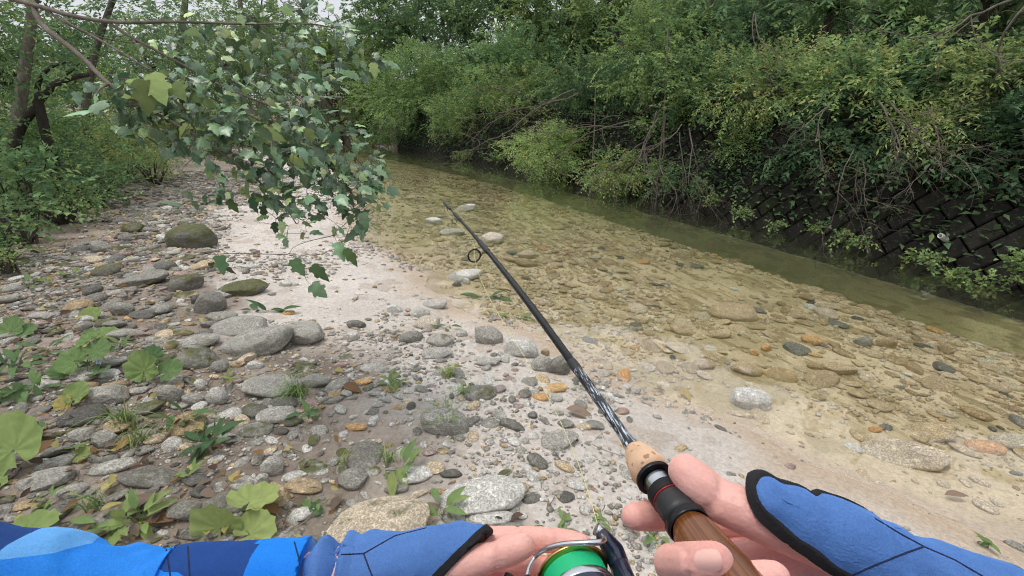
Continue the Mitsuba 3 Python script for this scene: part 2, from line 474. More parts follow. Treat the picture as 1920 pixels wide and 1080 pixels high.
# (pixel u, v of the middle; width and height in pixels of the photograph; yaw; tone; moss; name; label)
LISTED = [
 (362, 452, 92, 48, 0.1, .08, .75, 'boulder', 'dark boulder with a moss cap standing proud of the flat cobbles'),
 (250, 430, 42, 18, 0, .12, .8, 'stone', 'small moss-covered stone beside the pale sand patch at the wood edge'),
 (200, 509, 52, 22, .2, .05, .5, 'stone', 'nearly black domed cobble on the shaded shingle'),
 (268, 526, 88, 21, .1, .2, 0, 'stone', 'long flat grey slab sunk in the shaded shingle'),
 (350, 533, 60, 32, .5, .14, .6, 'stone', 'tilted wedge-shaped stone with moss on its upper edge'),
 (455, 542, 92, 28, .1, .12, .8, 'stone', 'long low stone furred with moss beside the pale sand'),
 (415, 553, 46, 16, -.2, .3, .05, 'stone', 'smooth light grey cobble lying against the long mossy stone'),
 (396, 573, 58, 44, .6, .17, .1, 'stone', 'angular dark grey stone with a pointed top in the middle of the bank'),
 (372, 566, 22, 20, .3, .03, .1, 'stone', 'black little stone leaning on the angular dark grey one'),
 (415, 594, 58, 19, -.2, .24, .1, 'stone', 'tapered grey cobble below the angular dark grey stone'),
 (391, 609, 34, 18, .1, .18, .2, 'stone', 'round olive grey cobble at the end of the long pale slab'),
 (452, 613, 106, 30, .08, .28, .12, 'stone', 'long pale grey slab propped on the big speckled boulder'),
 (482, 641, 140, 58, .1, .26, .15, 'boulder', 'broad speckled grey boulder with a flat top in the middle of the bank'),
 (562, 622, 118, 48, -.5, .29, .2, 'boulder', 'long lichen-speckled boulder slanting down towards the sand'),
 (372, 640, 74, 30, .1, .3, .25, 'stone', 'rounded grey stone with a moss fringe left of the broad speckled boulder'),
 (366, 672, 82, 44, .1, .2, .55, 'stone', 'mossy brown-grey stone behind the round green leaf'),
 (232, 583, 42, 26, 0, .24, .05, 'stone', 'pale triangular cobble in the dark shingle'),
 (268, 590, 46, 18, .1, .06, 0, 'stone', 'dark flat cobble next to the pale triangular one'),
 (300, 581, 46, 20, .1, .2, 0, 'stone', 'smooth grey oval cobble with a dark neighbour in the shingle'),
 (215, 608, 42, 18, 0, .17, 0, 'stone', 'grey cobble partly under a yellow green sprig'),
 (150, 575, 52, 24, .1, .66, .05, 'stone', 'brown rounded stone with a dry stick lying on it'),
 (75, 592, 36, 14, .1, .3, 0, 'stone', 'small light grey oval cobble among brown leaves'),
 (480, 685, 31, 19, 0, .40, 0, 'stone', 'pale bluish oval pebble on bare sand below the broad boulder'),
 (411, 689, 37, 24, 0, .2, .1, 'stone', 'grey olive cobble next to an orange pebble'),
 (446, 683, 28, 14, 0, .60, 0, 'stone', 'orange-brown pebble between two round cobbles'),
 (508, 722, 116, 58, 0, .29, .1, 'boulder', 'large speckled granite boulder with a grass tuft against its side'),
 (408, 742, 34, 52, 1.2, .36, 0, 'stone', 'pale angular stone standing on end'),
 (378, 724, 22, 24, 1.0, .38, 0, 'stone', 'little pale block beside the upright angular stone'),
 (200, 741, 84, 46, .1, .27, .1, 'stone', 'rounded speckled stone among small weeds and dead leaves'),
 (322, 742, 46, 40, 0, .28, .1, 'stone', 'round grey speckled stone behind the upright angular stone'),
 (366, 751, 46, 28, 0, .25, .05, 'stone', 'smooth squat olive grey cobble touching the upright stone'),
 (275, 766, 64, 22, .1, .13, .5, 'stone', 'dark low stone with a mossy end among grasses'),
 (340, 763, 32, 15, -.2, .34, 0, 'stone', 'thin blue-grey flake lying by the squat cobble'),
 (520, 776, 76, 34, .2, .33, .03, 'stone', 'light grey flat-topped stone below the grassy granite boulder'),
 (592, 715, 60, 34, 0, .24, .2, 'stone', 'grey stone just beyond the grass tuft'),
 (158, 816, 50, 30, .1, .3, .05, 'stone', 'tan grey domed cobble in the leaf litter'),
 (205, 828, 48, 40, .2, .26, .2, 'stone', 'speckled domed stone under drooping grass blades'),
 (87, 896, 92, 42, .35, .26, .1, 'stone', 'long grey stone slanting out from under a round leaf'),
 (132, 921, 60, 28, .3, .25, .05, 'stone', 'smooth grey stone below the long slanting one'),
 (215, 874, 78, 26, .35, .3, .05, 'stone', 'narrow pale stone with a dry leaf on it'),
 (285, 893, 122, 40, .02, .10, .35, 'stone', 'dark mossy bar-shaped stone lying across the litter'),
 (512, 876, 42, 40, .4, .36, 0, 'stone', 'angular blue-grey stone with sharp edges among gravel'),
 (491, 906, 30, 28, .8, .36, 0, 'stone', 'smooth blue-grey egg-shaped cobble'),
 (519, 931, 58, 44, -.2, .57, .15, 'stone', 'round golden brown cobble speckled with lichen'),
 (455, 906, 50, 28, -.1, .31, .05, 'stone', 'pinkish grey stone beside the egg-shaped cobble'),
 (566, 908, 78, 30, -.1, .60, .2, 'stone', 'flat brown stone with moss along its end'),
 (345, 956, 68, 44, 0, .15, .35, 'stone', 'round dark mossy stone near the big kidney leaves'),
 (700, 975, 210, 120, .1, .52, .2, 'boulder', 'huge flat tan boulder half hidden by the blue glove'),
 (905, 922, 158, 84, .1, .42, 0, 'boulder', 'big smooth pale boulder in front of the hands'),
 (922, 966, 88, 34, 0, .41, .05, 'stone', 'pale speckled cobble in front of the big smooth boulder'),
 (800, 606, 56, 30, -.1, .50, 0, 'stone', 'cream and brown cobble topping a little pile by the sand'),
 (788, 588, 44, 26, 0, .38, .05, 'stone', 'pale cobble behind the cream and brown one'),
 (771, 634, 46, 28, .5, .2, .05, 'stone', 'dark grey oval cobble on the edge of the cobble pile'),
 (825, 638, 52, 28, 0, .31, .3, 'stone', 'greenish grey round cobble in the pile by the sand'),
 (866, 626, 22, 14, 0, .34, 0, 'stone', 'tiny blue-grey pebble between the cobbles'),
 (913, 629, 64, 42, -.5, .29, 0, 'stone', 'dark speckled rounded stone beside the paler one'),
 (977, 652, 70, 44, 0, .42, 0, 'stone', 'pale grey speckled round stone under the rod'),
 (820, 662, 60, 22, .1, .33, .05, 'stone', 'flat grey cobble in front of the greenish one'),
 (916, 677, 50, 24, 0, .33, 0, 'stone', 'low grey stone in front of the speckled pair'),
 (900, 735, 66, 32, 0, .18, .3, 'stone', 'dark rounded stone with grass growing at its edge'),
 (1016, 685, 44, 34, .2, .31, .1, 'stone', 'ribbed grey stone close under the rod'),
 (1048, 690, 46, 40, .2, .17, .4, 'stone', 'dark greenish stone partly behind the rod'),
 (1022, 662, 16, 16, 0, .6, 0, 'stone', 'small orange-tan pebble next to the pale speckled stone'),
 (740, 580, 30, 18, .2, .44, 0, 'stone', 'white egg-like pebble on the sand'),
 (667, 609, 37, 20, 0, .12, 0, 'stone', 'isolated dark pitted pebble on clean sand'),
 (815, 569, 46, 20, 0, .37, 0, 'stone', 'pinkish flat cobble on the sand above the cobble pile'),
 (660, 632, 34, 20, .1, .41, 0, 'stone', 'white chalky pebble at the edge of the stones'),
 (835, 790, 92, 62, .1, .26, .15, 'boulder', 'grey rounded boulder with grass hanging over its top'),
 (1050, 822, 76, 40, .4, .30, .03, 'stone', 'angular grey stone beside the fishing line'),
 (700, 690, 50, 20, .1, .34, 0, 'stone', 'light grey flat stone with sand around it'),
 (545, 600, 0, 0, 0, 0, 0, '', ''),
 (868, 518, 74, 18, .15, .42, 0, 'stone', 'whitish long stone at the top of the small gravel spit'),
 (857, 534, 18, 12, 0, .08, 0, 'stone', 'round black pebble on white gravel'),
 (875, 530, 16, 13, 0, .44, 0, 'stone', 'round white pebble on the gravel spit'),
 (536, 533, 25, 14, -.3, .45, 0, 'stone', 'lone cream pebble on the pale sand'),
 (541, 587, 24, 8, 0, .84, 0, 'stone', 'bright orange sliver of stone on the sand'),
 (380, 498, 50, 18, .2, .55, 0, 'stone', 'warm brown cobble in the middle shingle'),
 (310, 500, 40, 20, .1, .1, .05, 'stone', 'dark grey rounded cobble in the middle shingle'),
 (190, 468, 42, 22, -.1, .22, .05, 'stone', 'grey cobble beside the open sand patch'),
 (400, 515, 0, 0, 0, 0, 0, '', ''),
 (872, 393, 42, 13, 0, .45, 0, 'river_stone', 'long pale stone breaking the water near the rod tip'),
 (848, 436, 48, 13, .05, .46, 0, 'river_stone', 'pale oval stone at the water edge with a flat one beneath'),
 (815, 416, 34, 14, 0, .44, 0, 'river_stone', 'pale stone awash at the tip of the sand'),
 (922, 449, 50, 24, -.1, .50, .05, 'river_stone', 'rough brownish stone half out of the water behind the rod'),
 (988, 478, 42, 18, -.2, .53, 0, 'river_stone', 'round stone just under water right of the rod ring'),
 (992, 495, 48, 15, 0, .66, 0, 'river_stone', 'brown double stone just below the round submerged one'),
 (1405, 748, 80, 52, -.1, .44, 0, 'river_stone', 'white wet boulder rising out of the shallows'),
 (1376, 586, 92, 30, -.15, .56, 0, 'river_stone', 'long pale submerged stone lying by itself on bright sand'),
 (1466, 704, 60, 24, -.5, .70, 0, 'river_stone', 'dark amber wedge-shaped stone under shallow water'),
 (1398, 691, 56, 30, -.3, .58, 0, 'river_stone', 'rounded ochre stone beside the dark amber wedge'),
 (1540, 711, 66, 26, 0, .62, 0, 'river_stone', 'round tan stone in clear water past the amber wedge'),
 (1568, 691, 66, 24, -.1, .57, 0, 'river_stone', 'long flat ochre stone under the clear shallows'),
 (1322, 683, 44, 24, 0, .60, 0, 'river_stone', 'brownish stone at the near edge of the stony bed'),
 (1346, 626, 46, 20, -.1, .56, 0, 'river_stone', 'olive tan oval stone below the long pale submerged one'),
 (1756, 720, 64, 28, -.1, .58, 0, 'river_stone', 'ochre round stone far along the clear shallows'),
 (1690, 848, 140, 46, -.55, .52, 0, 'boulder', 'long pale boulder slanting into the water edge above the sleeve'),
 (1745, 810, 78, 36, -.3, .56, 0, 'river_stone', 'broad tan stone just beyond the slanting pale boulder'),
 (1846, 838, 62, 26, -.4, .86, 0, 'river_stone', 'bright orange-brown rusty stone in the shallows'),
 (1900, 828, 76, 34, 0, .50, 0, 'river_stone', 'broad pale flat stone beyond the rusty one'),
 (1436, 655, 20, 14, .2, .86, 0, 'river_stone', 'small rust-red pebble on the bright stream bed'),
 (1414, 663, 17, 12, 0, .84, 0, 'river_stone', 'tiny rust-red disc of stone next to the other red pebble'),
 (1525, 638, 44, 20, -.3, .82, 0, 'river_stone', 'orange flat stone among brown ones in midstream'),
 (1617, 642, 32, 22, -.6, .27, .1, 'river_stone', 'slate green stone in the brown stream bed'),
 (1662, 645, 32, 24, -.2, .60, 0, 'river_stone', 'olive brown block of stone next to the slate green one'),
 (1610, 740, 38, 16, .1, .60, 0, 'river_stone', 'brown oval stone alone on pale submerged sand'),
 (1190, 652, 20, 9, -.1, .86, 0, 'river_stone', 'orange pebble on wet sand right of the rod'),
 (1640, 806, 26, 10, 0, .86, 0, 'river_stone', 'orange sliver of stone near the slanting pale boulder'),
 (1660, 803, 24, 12, .2, .1, .1, 'river_stone', 'dark round pebble beside the orange sliver'),
 (1575, 800, 0, 0, 0, 0, 0, '', ''),
]
placed = []                                   # x, y, radius of everything that lies there


def lay(u, v, w, h, yaw, tone, moss, seed, level=3):
    g = on_ground(u, v + h * 0.2)
    e = g - CAM
    dist = e @ FWD
    a = w * dist / 960 / 2
    hh = h * dist / 960
    el = math.atan2(-e[2], math.hypot(e[0], e[1]))
    b = min(0.75 * a if w >= h else 1.3 * a, 0.42 * hh / math.sin(el))
    b = max(b, 0.38 * a)
    c = max(0.30 * min(a, b), (hh - 2 * b * math.sin(el)) / (1.5 * math.cos(el)), 0.28 * b)
    c = min(c * 1.3, 1.1 * a)
    m, f = stone_mesh(a, b, c, seed, level, yaw)
    z = g[2] + c * 0.40
    placed.append((g[0], g[1], max(a, b)))
    return (m + [g[0], g[1], z], f)


for k, (u, v, w, h, yaw, tone, moss, name, label) in enumerate(LISTED):
    if not w:
        continue
    key = thing(name, label, 'boulder' if name == 'boulder' else 'stone')
    put(key, lay(u, v, w, h, yaw, tone, moss, 100 + k), 'm_stone', True, uv=(tone, moss))

sown = []

# the rest of the shingle: laid out over the bank by size, the larger first, none through another
r_s = np.random.default_rng(5)


class Hash:
    def __init__(self, cell=0.12):
        self.c, self.d = cell, {}

    def free(self, x, y, r, k):
        n = int(math.ceil((r + 0.30) / self.c))
        i, j = int(x // self.c), int(y // self.c)
        for a in range(i - n, i + n + 1):
            for b in range(j - n, j + n + 1):
                for (qx, qy, qr) in self.d.get((a, b), ()):
                    if (qx - x) ** 2 + (qy - y) ** 2 < (k * (qr + r)) ** 2:
                        return False
        return True

    def add(self, x, y, r):
        self.d.setdefault((int(x // self.c), int(y // self.c)), []).append((x, y, r))


H = Hash()
for x, y, r in placed:
    H.add(x, y, r * 0.8)


def sow(n, xr, yr, sizes, accept, k):
    """Places n tries of stones; returns rows x, y, half-length."""
    x, y = r_s.uniform(*xr, n), r_s.uniform(*yr, n)
    s = np.sort(sizes(n))[::-1]
    z, dl, d2 = ground(x, y)
    keep = accept(x, y, dl, d2, s) & (np.abs(x) < 1.05 * (y * 0.95 + 0.75)) & (d2 < 0)
    out = []
    for a, b, c, zz, l in zip(x[keep], y[keep], s[keep], z[keep], dl[keep]):
        if H.free(a, b, c, k):
            H.add(a, b, c)
            out.append((a, b, c, zz, l))
    return out


def bare_sand(x, y):
    """0 where the sand is swept clean, 1 where stones may lie."""
    w = 0.5 * (meshkit.fbm(np.stack([x, y, 0 * x], -1) * 1.6, 2, 71) - 0.5)
    k = 0
    for cx, cy, rx, ry, tilt in BARE:
        c, s_ = math.cos(tilt), math.sin(tilt)
        ex, ey = (x - cx) * c + (y - cy) * s_, -(x - cx) * s_ + (y - cy) * c
        k = np.maximum(k, sm(1.25, 0.75, np.hypot(ex / rx, ey / ry) + w))
    return 1 - 0.97 * k


_b = [on_ground(*q) for q in ((600, 560), (700, 520), (80, 445), (540, 420), (1250, 790), (1500, 900), (1750, 960))]
BARE = [(_b[0][0], _b[0][1], .62, .75, .3), (_b[1][0], _b[1][1], .45, 1.0, .35), (_b[2][0], _b[2][1], .8, .8, 0), (_b[3][0], _b[3][1], .7, 1.8, .3),
        (_b[4][0], _b[4][1], .28, .22, -.7), (_b[5][0], _b[5][1], .45, .14, -.35), (_b[6][0], _b[6][1], .4, .14, -.3)]


def bank_accept(x, y, dl, d2, s):
    p = np.stack([x, y, 0 * x], -1)
    patch = meshkit.fbm(p * 0.75, 2, 77)
    dens = sm(-0.35, -2.0, dl + 1.6 * (patch - 0.5)) * 1.0 + 0.09
    dens = np.where((dl > -2.2) & (patch > 0.48), dens * 0.25, dens)
    dens = np.maximum(dens, sm(2.4, 1.4, np.hypot(x + 0.2, y - 1.2)) * 0.7) * (1 - .75 * sm(-.2, .5, x) * sm(3, 2, y))
    dens = dens * bare_sand(x, y)
    small = np.where(dl > -1.6, sm(0.085, 0.035, s), 1)
    return (dl < -0.04) & (dl > -6.5) & (r_s.random(len(x)) < dens * small * 0.85)


def bed_accept(x, y, dl, d2, s):
    p = np.stack([x * 1.0, y, 0 * x], -1)
    patch = meshkit.fbm(p * 1.1, 3, 78)
    dens = sm(0.2, 1.7, dl + 1.6 * (patch - 0.5)) * 0.40 + 0.18
    dens = np.where(patch > 0.56, dens * 0.3, dens) * bare_sand(x, y)
    return (dl > 0.05) & (d2 < -0.35) & (r_s.random(len(x)) < dens * sm(-0.3, -1.15, d2))


def cobble_sizes(n):
    return np.clip(np.exp(r_s.normal(math.log(0.027), 0.52, n)), 0.011, 0.105)


bank = sow(60000, (-8.5, 2.6), (0.8, 13.0), cobble_sizes, bank_accept, 0.70)
bed = sow(34000, (-4.5, 6.0), (1.4, 15.0), lambda n: np.clip(np.exp(r_s.normal(math.log(0.031), 0.5, n)), 0.013, 0.10), bed_accept, 0.78)

TONES = {'black': (.00, .08), 'dark grey': (.09, .16), 'grey': (.17, .27), 'light grey': (.28, .36), 'pale': (.38, .45), 'tan': (.52, .58), 'brown': (.62, .69), 'orange': (.80, .88), 'purplish grey': (.97, 1.0)}


def sow_stones(rows, name, most, tones, weights, zone, moss_chance, rest_key, rest_label):
    rows = sorted(rows, key=lambda q: -q[2] / math.hypot(q[0], q[1], 1.4))
    rest, restuv = [], []
    for k, (x, y, r, z, dl) in enumerate(rows):
        w_ = np.array(weights(x, y, dl), float)
        t = r_s.choice(len(tones), p=w_ / w_.sum())
        tone = r_s.uniform(*TONES[tones[t]])
        size = r / math.hypot(x, y, 1.4)
        mossy = r_s.random() < moss_chance and dl < -1.3
        a, b, c = r * r_s.uniform(0.95, 1.2), r * r_s.uniform(0.5, 0.9), r * r_s.uniform(0.20, 0.42)
        if name == 'river_stone':
            a, b = a * r_s.uniform(1.0, 1.15), b * 1.12
        level = 3 if k < 60 else 2 if size > 0.0075 else 1
        m, f = stone_mesh(a, b, c, 1000 + k + (50000 if name == 'river_stone' else 0), level, r_s.uniform(0, math.pi) if name == 'stone' else 1.95 + r_s.normal(0, .45))
        m = m + [x, y, z + c * r_s.uniform(0.1, 0.45)]
        uv = (tone, r_s.uniform(0.4, 0.7) if mossy else 0.0)
        if k < most:
            zn = zone(x, y, dl)
            what = ('moss-flecked ' if mossy else '') + tones[t]
            form = 'cobble' if r > 0.045 else 'pebble'
            key = thing(name, f'{what} {form} {zn}', 'stone', f'{what} {form}s {zn}')
            sown.append((key, f'{what} {form}', np.array([x, y]), name))
            put(key, (m, f), 'm_stone', True, uv=uv)
        else:
            rest.append((m, f)); restuv.append(np.tile(uv, (len(m), 1)))
    put(stuff(rest_key, rest_label, 'gravel'), cat(rest), 'm_pebble', True, uv=np.vstack(restuv))


sow_stones(bank, 'stone', 215, ['black', 'dark grey', 'grey', 'light grey', 'pale', 'tan', 'brown', 'purplish grey', 'orange'], lambda x, y, dl: [3, 6, 5, 2.2, .8, .6, 1.4, 1.6, .12] if dl < -2.3 else [.6, 2, 4, 5, 4, 2.2, 1.0, 1.0, .2],
           lambda x, y, dl: 'in the leafy dark shingle' if dl < -2.6 else 'on the sand between wood and water' if y > 2.6 else 'on the ground in front of the angler',
           0.22, 'shingle', 'smaller stones of the shingle bank packed between the larger ones')
sow_stones(bed, 'river_stone', 235, ['brown', 'tan', 'orange', 'pale', 'grey', 'dark grey', 'black'], lambda x, y, dl: [4, 10, .35, .25, .15, .4, .35],
           lambda x, y, dl: 'under the shallows close to the sand' if dl < 1.2 else 'on the amber bed in midstream',
           0.0, 'bed_gravel', 'smaller stones strewn over the amber stream bed')

# tell the sown stones apart by the listed stone they lie nearest to
marks = []
for k, (u, v, w, h, yaw, tone, moss, name, label) in enumerate(LISTED):
    if w:
        ws = label.split()
        cut = next((n_ for n_, w_ in enumerate(ws) if w_ in ('boulder', 'stone', 'cobble', 'pebble', 'slab', 'flake', 'sliver', 'disc', 'wedge', 'block')), len(ws) - 1)
        marks.append((on_ground(u, v + h * .2)[:2], label, ' '.join(ws[:cut + 1]), name))
shorts = [m[2] for m in marks]
marks = [(q, full if shorts.count(sh) > 1 or len(sh.split()) < 3 or len(full.split()) <= 8 else sh, name) for q, full, sh, name in marks]
rows_ = {}
for key, what, q, name in sown:
    dd = [(np.linalg.norm(q - m[0]), i) for i, m in enumerate(marks) if (m[2] == 'river_stone') == (name == 'river_stone') or m[2] == 'boulder']
    d_, i = min(dd)
    rows_.setdefault((what, i), []).append((d_, key))
ORD = ['', 'second ', 'third ', 'fourth ', 'fifth ', 'sixth ', 'seventh ', 'eighth ', 'ninth ', 'tenth ', 'eleventh ', 'twelfth ']
for (what, i), ks in rows_.items():
    for n_, (d_, key) in enumerate(sorted(ks)[:12]):
        if d_ < 9:
            text = f'{what} {ORD[n_]}nearest the {marks[i][1]}'
            if len(text.split()) <= 16:
                labels[key]['label'] = text

# fine gravel, down to a few millimetres
r_g = np.random.default_rng(15)
n = 56000
yy = 0.85 + 9.5 * r_g.random(n) ** 1.6
xx = r_g.uniform(-1, 1, n) * 1.05 * (yy * 0.95 + 0.75)
gzv, gdl, gdr = ground(xx, yy)
pt = meshkit.fbm(np.stack([xx, yy, 0 * xx], -1) * 1.4, 3, 55)
ok = (gdr < -0.5) & (r_g.random(n) < np.clip((pt - 0.36) * 4.0, 0.06, 1) * np.clip(bare_sand(xx, yy), .10, 1)) & (xx > -6)
xx, yy, gzv, gdl = xx[ok], yy[ok], gzv[ok], gdl[ok]
n = len(xx)
base = np.array(trimesh.creation.icosahedron().vertices)
bf = np.array(trimesh.creation.icosahedron().faces)
size = np.clip(np.exp(r_g.normal(math.log(0.0075), 0.45, n)), 0.003, 0.02) * np.clip(yy / 2.2, 1, 2.2)
sc3 = size[:, None] * np.stack([r_g.uniform(.8, 1.3, n), r_g.uniform(.6, 1, n), r_g.uniform(.3, .6, n)], -1)
vv = base[None] * (1 + r_g.uniform(-.18, .18, (n, 12, 1))) * sc3[:, None]
th = r_g.uniform(0, math.pi, n)
vx = vv[..., 0] * np.cos(th)[:, None] - vv[..., 1] * np.sin(th)[:, None] + xx[:, None]
vy = vv[..., 0] * np.sin(th)[:, None] + vv[..., 1] * np.cos(th)[:, None] + yy[:, None]
vz = vv[..., 2] + (gzv + sc3[:, 2] * 0.4)[:, None]
tone = np.where(gdl > 0, r_g.choice([.53, .57, .61, .66, .50, .84], n, p=[.3, .25, .2, .12, .1, .03]), r_g.choice([.1, .2, .3, .4, .56, .66, 1.0], n, p=[.04, .18, .28, .26, .12, .05, .07]))
put(stuff('gravel', 'fine gravel and grit scattered over sand and stream bed', 'gravel'), (np.stack([vx, vy, vz], -1).reshape(-1, 3), (bf[None] + 12 * np.arange(n)[:, None, None]).reshape(-1, 3)),
    'm_pebble', True, uv=np.repeat(np.stack([tone, 0 * tone], -1), 12, axis=0))
# ------------------------------------------------------------------ foliage
def leaf_cards(P, D, N, L, W, uv, fold=0.18, droop=0.12):
    """One folded blade of two triangles for each row."""
    D = norm(D); S = norm(np.cross(D, N)); N = np.cross(S, D)
    L, W = L[:, None], W[:, None]
    a = P
    m1 = P + D * L * 0.42 + S * W * 0.5 + N * W * fold
    m2 = P + D * L * 0.42 - S * W * 0.5 + N * W * fold
    t = P + D * L - N * L * droop
    v = np.stack([a, m1, t, m2], 1).reshape(-1, 3)
    k = 4 * np.arange(len(P))[:, None]
    f = np.concatenate([k + [[0, 1, 2]], k + [[0, 2, 3]]], 1).reshape(-1, 3)
    return v, f, np.repeat(uv, 4, axis=0)


def sprays(r, q, d, n, ln, L, W, hue, lum, flat=0.7, hue_spread=0.05, lum_spread=0.16):
    """Twigs that start at q and run along d, each with n leaves set alternately along it."""
    m = len(q)
    t = np.tile(np.linspace(0.12, 1.0, n), (m, 1)) + r.uniform(-.04, .04, (m, n))
    s = norm(np.cross(d, [0, 0, 1.0]) + 1e-6)
    up = norm(np.cross(s, d))
    sg = np.where(np.arange(n) % 2, 1.0, -1.0)[None, :, None]
    ll = (ln if np.ndim(ln) else np.full(m, ln))[:, None, None]
    P = q[:, None] + d[:, None] * ll * t[..., None] - np.array([0, 0, 1.0]) * ll * 0.22 * (t ** 2)[..., None]
    D = d[:, None] * 0.65 + s[:, None] * sg * 0.8 + r.normal(0, 0.28, (m, n, 3)) - np.array([0, 0, .18])
    Nn = up[:, None] * flat + np.array([0, 0, 0.5]) + r.normal(0, 0.40, (m, n, 3))
    Ls = L * r.uniform(0.65, 1.2, (m, n)); Ws = W * r.uniform(0.75, 1.2, (m, n))
    h = hue + r.normal(0, hue_spread, (m, 1)) + r.normal(0, hue_spread * 0.6, (m, n))
    b = lum + r.normal(0, lum_spread, (m, 1)) + r.normal(0, lum_spread * 0.5, (m, n))
    uv = np.stack([np.clip(h, 0, 1), np.clip(b, 0.05, 1)], -1).reshape(-1, 2)
    return leaf_cards(P.reshape(-1, 3), D.reshape(-1, 3), Nn.reshape(-1, 3), Ls.ravel(), Ws.ravel(), uv)


def crown_points(r, c, rad, n, seed, lump=0.55, shell=2.2):
    """Points through an uneven crown, more of them near its outside; with the outward direction at each."""
    d = norm(r.normal(size=(n * 2, 3)))
    edge = 1 + lump * (meshkit.fbm(d * 1.9 + seed * 7.3, 2, seed % 97) - 0.5) * 2
    rr = r.random(n * 2) ** (1 / shell) * edge
    keep = meshkit.fbm(d * 3.3 * rr[:, None] + seed * 3.7, 2, 41) > 0.42
    d, rr = d[keep][:n], rr[keep][:n]
    return c + d * rr[:, None] * rad, norm(d / np.asarray(rad))


def inland(p, want=0.75):
    """The nearest place on the far bank from which a plant leans out to p."""
    x, y = p[0], p[1]
    d = side(RIGHT_LINE, np.array([x]), np.array([y]))[0]
    if d < want:
        k = np.argmin((RIGHT_LINE[:, 0] - x) ** 2 + (RIGHT_LINE[:, 1] - y) ** 2)
        t = norm(RIGHT_LINE[min(k + 1, len(RIGHT_LINE) - 1)] - RIGHT_LINE[max(k - 1, 0)])
        n = np.array([t[1], -t[0]])
        x, y = np.array([x, y]) + n * (want - d)
    return np.array([x, y, gz(x, y) - 0.05])


def limbs(r, base, targets, r0, sides=5, bend=0.18, r1=0.004):
    out = []
    for k, t in enumerate(targets):
        mid = base * 0.5 + t * 0.5 + r.normal(0, bend, 3) * np.linalg.norm(t - base) * 0.5 + [0, 0, 0.10 * np.linalg.norm(t - base)]
        p = spline([base, base * 0.72 + mid * 0.28 + r.normal(0, .02, 3), mid, t], 9)
        rr = np.linspace(r0 if k == 0 else r0 * r.uniform(.45, .8), r1, len(p))
        out.append(tube(p, rr, sides))
    return out


def bush(name, catg, label, c, rad, base, hue, lum=0.5, lai=4.5, L=0.085, W=0.036, per=9, ln=0.30, group=None, n_limbs=14, r0=0.03, up=0.35, seed=0, shell=2.8, lump=0.7, hs=0.06, bark=0.35):
    r = np.random.default_rng(900 + seed)
    rad = np.asarray(rad, float)
    area = math.pi * math.sqrt(rad[0] * rad[1]) * rad[2]
    n = int(lai * area / (0.45 * L * W) / per)
    q, o = crown_points(r, np.asarray(c, float), rad, n, seed + 3, lump, shell)
    d = norm(o + r.normal(0, 0.45, q.shape) + [0, 0, up])
    key = thing(name, label, catg, group)
    v, f, uv = sprays(r, q - d * ln * 0.5, d, per, ln * r.uniform(.7, 1.3, len(q)), L, W, hue, lum, hue_spread=hs)
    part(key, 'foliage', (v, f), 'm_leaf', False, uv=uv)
    tg = q[r.choice(len(q), min(n_limbs, len(q)), replace=False)]
    st = limbs(r, np.asarray(base, float), tg, r0)
    v, f = cat(st)
    part(key, 'stem', (v, f), 'm_bark', True, uv=(bark, 0))
    return key, q


def px_bush(u, v, depth, ru, rv, *a, deep=0.8, base=None, **k):
    c = at(u, v, depth)
    s = depth / 960 * 1.18
    rad = np.array([ru * s, max(ru, rv) * s * deep, rv * s])
    b = base if base is not None else inland(c)
    return bush(*a[:3], c, rad, b, *a[3:], **k)


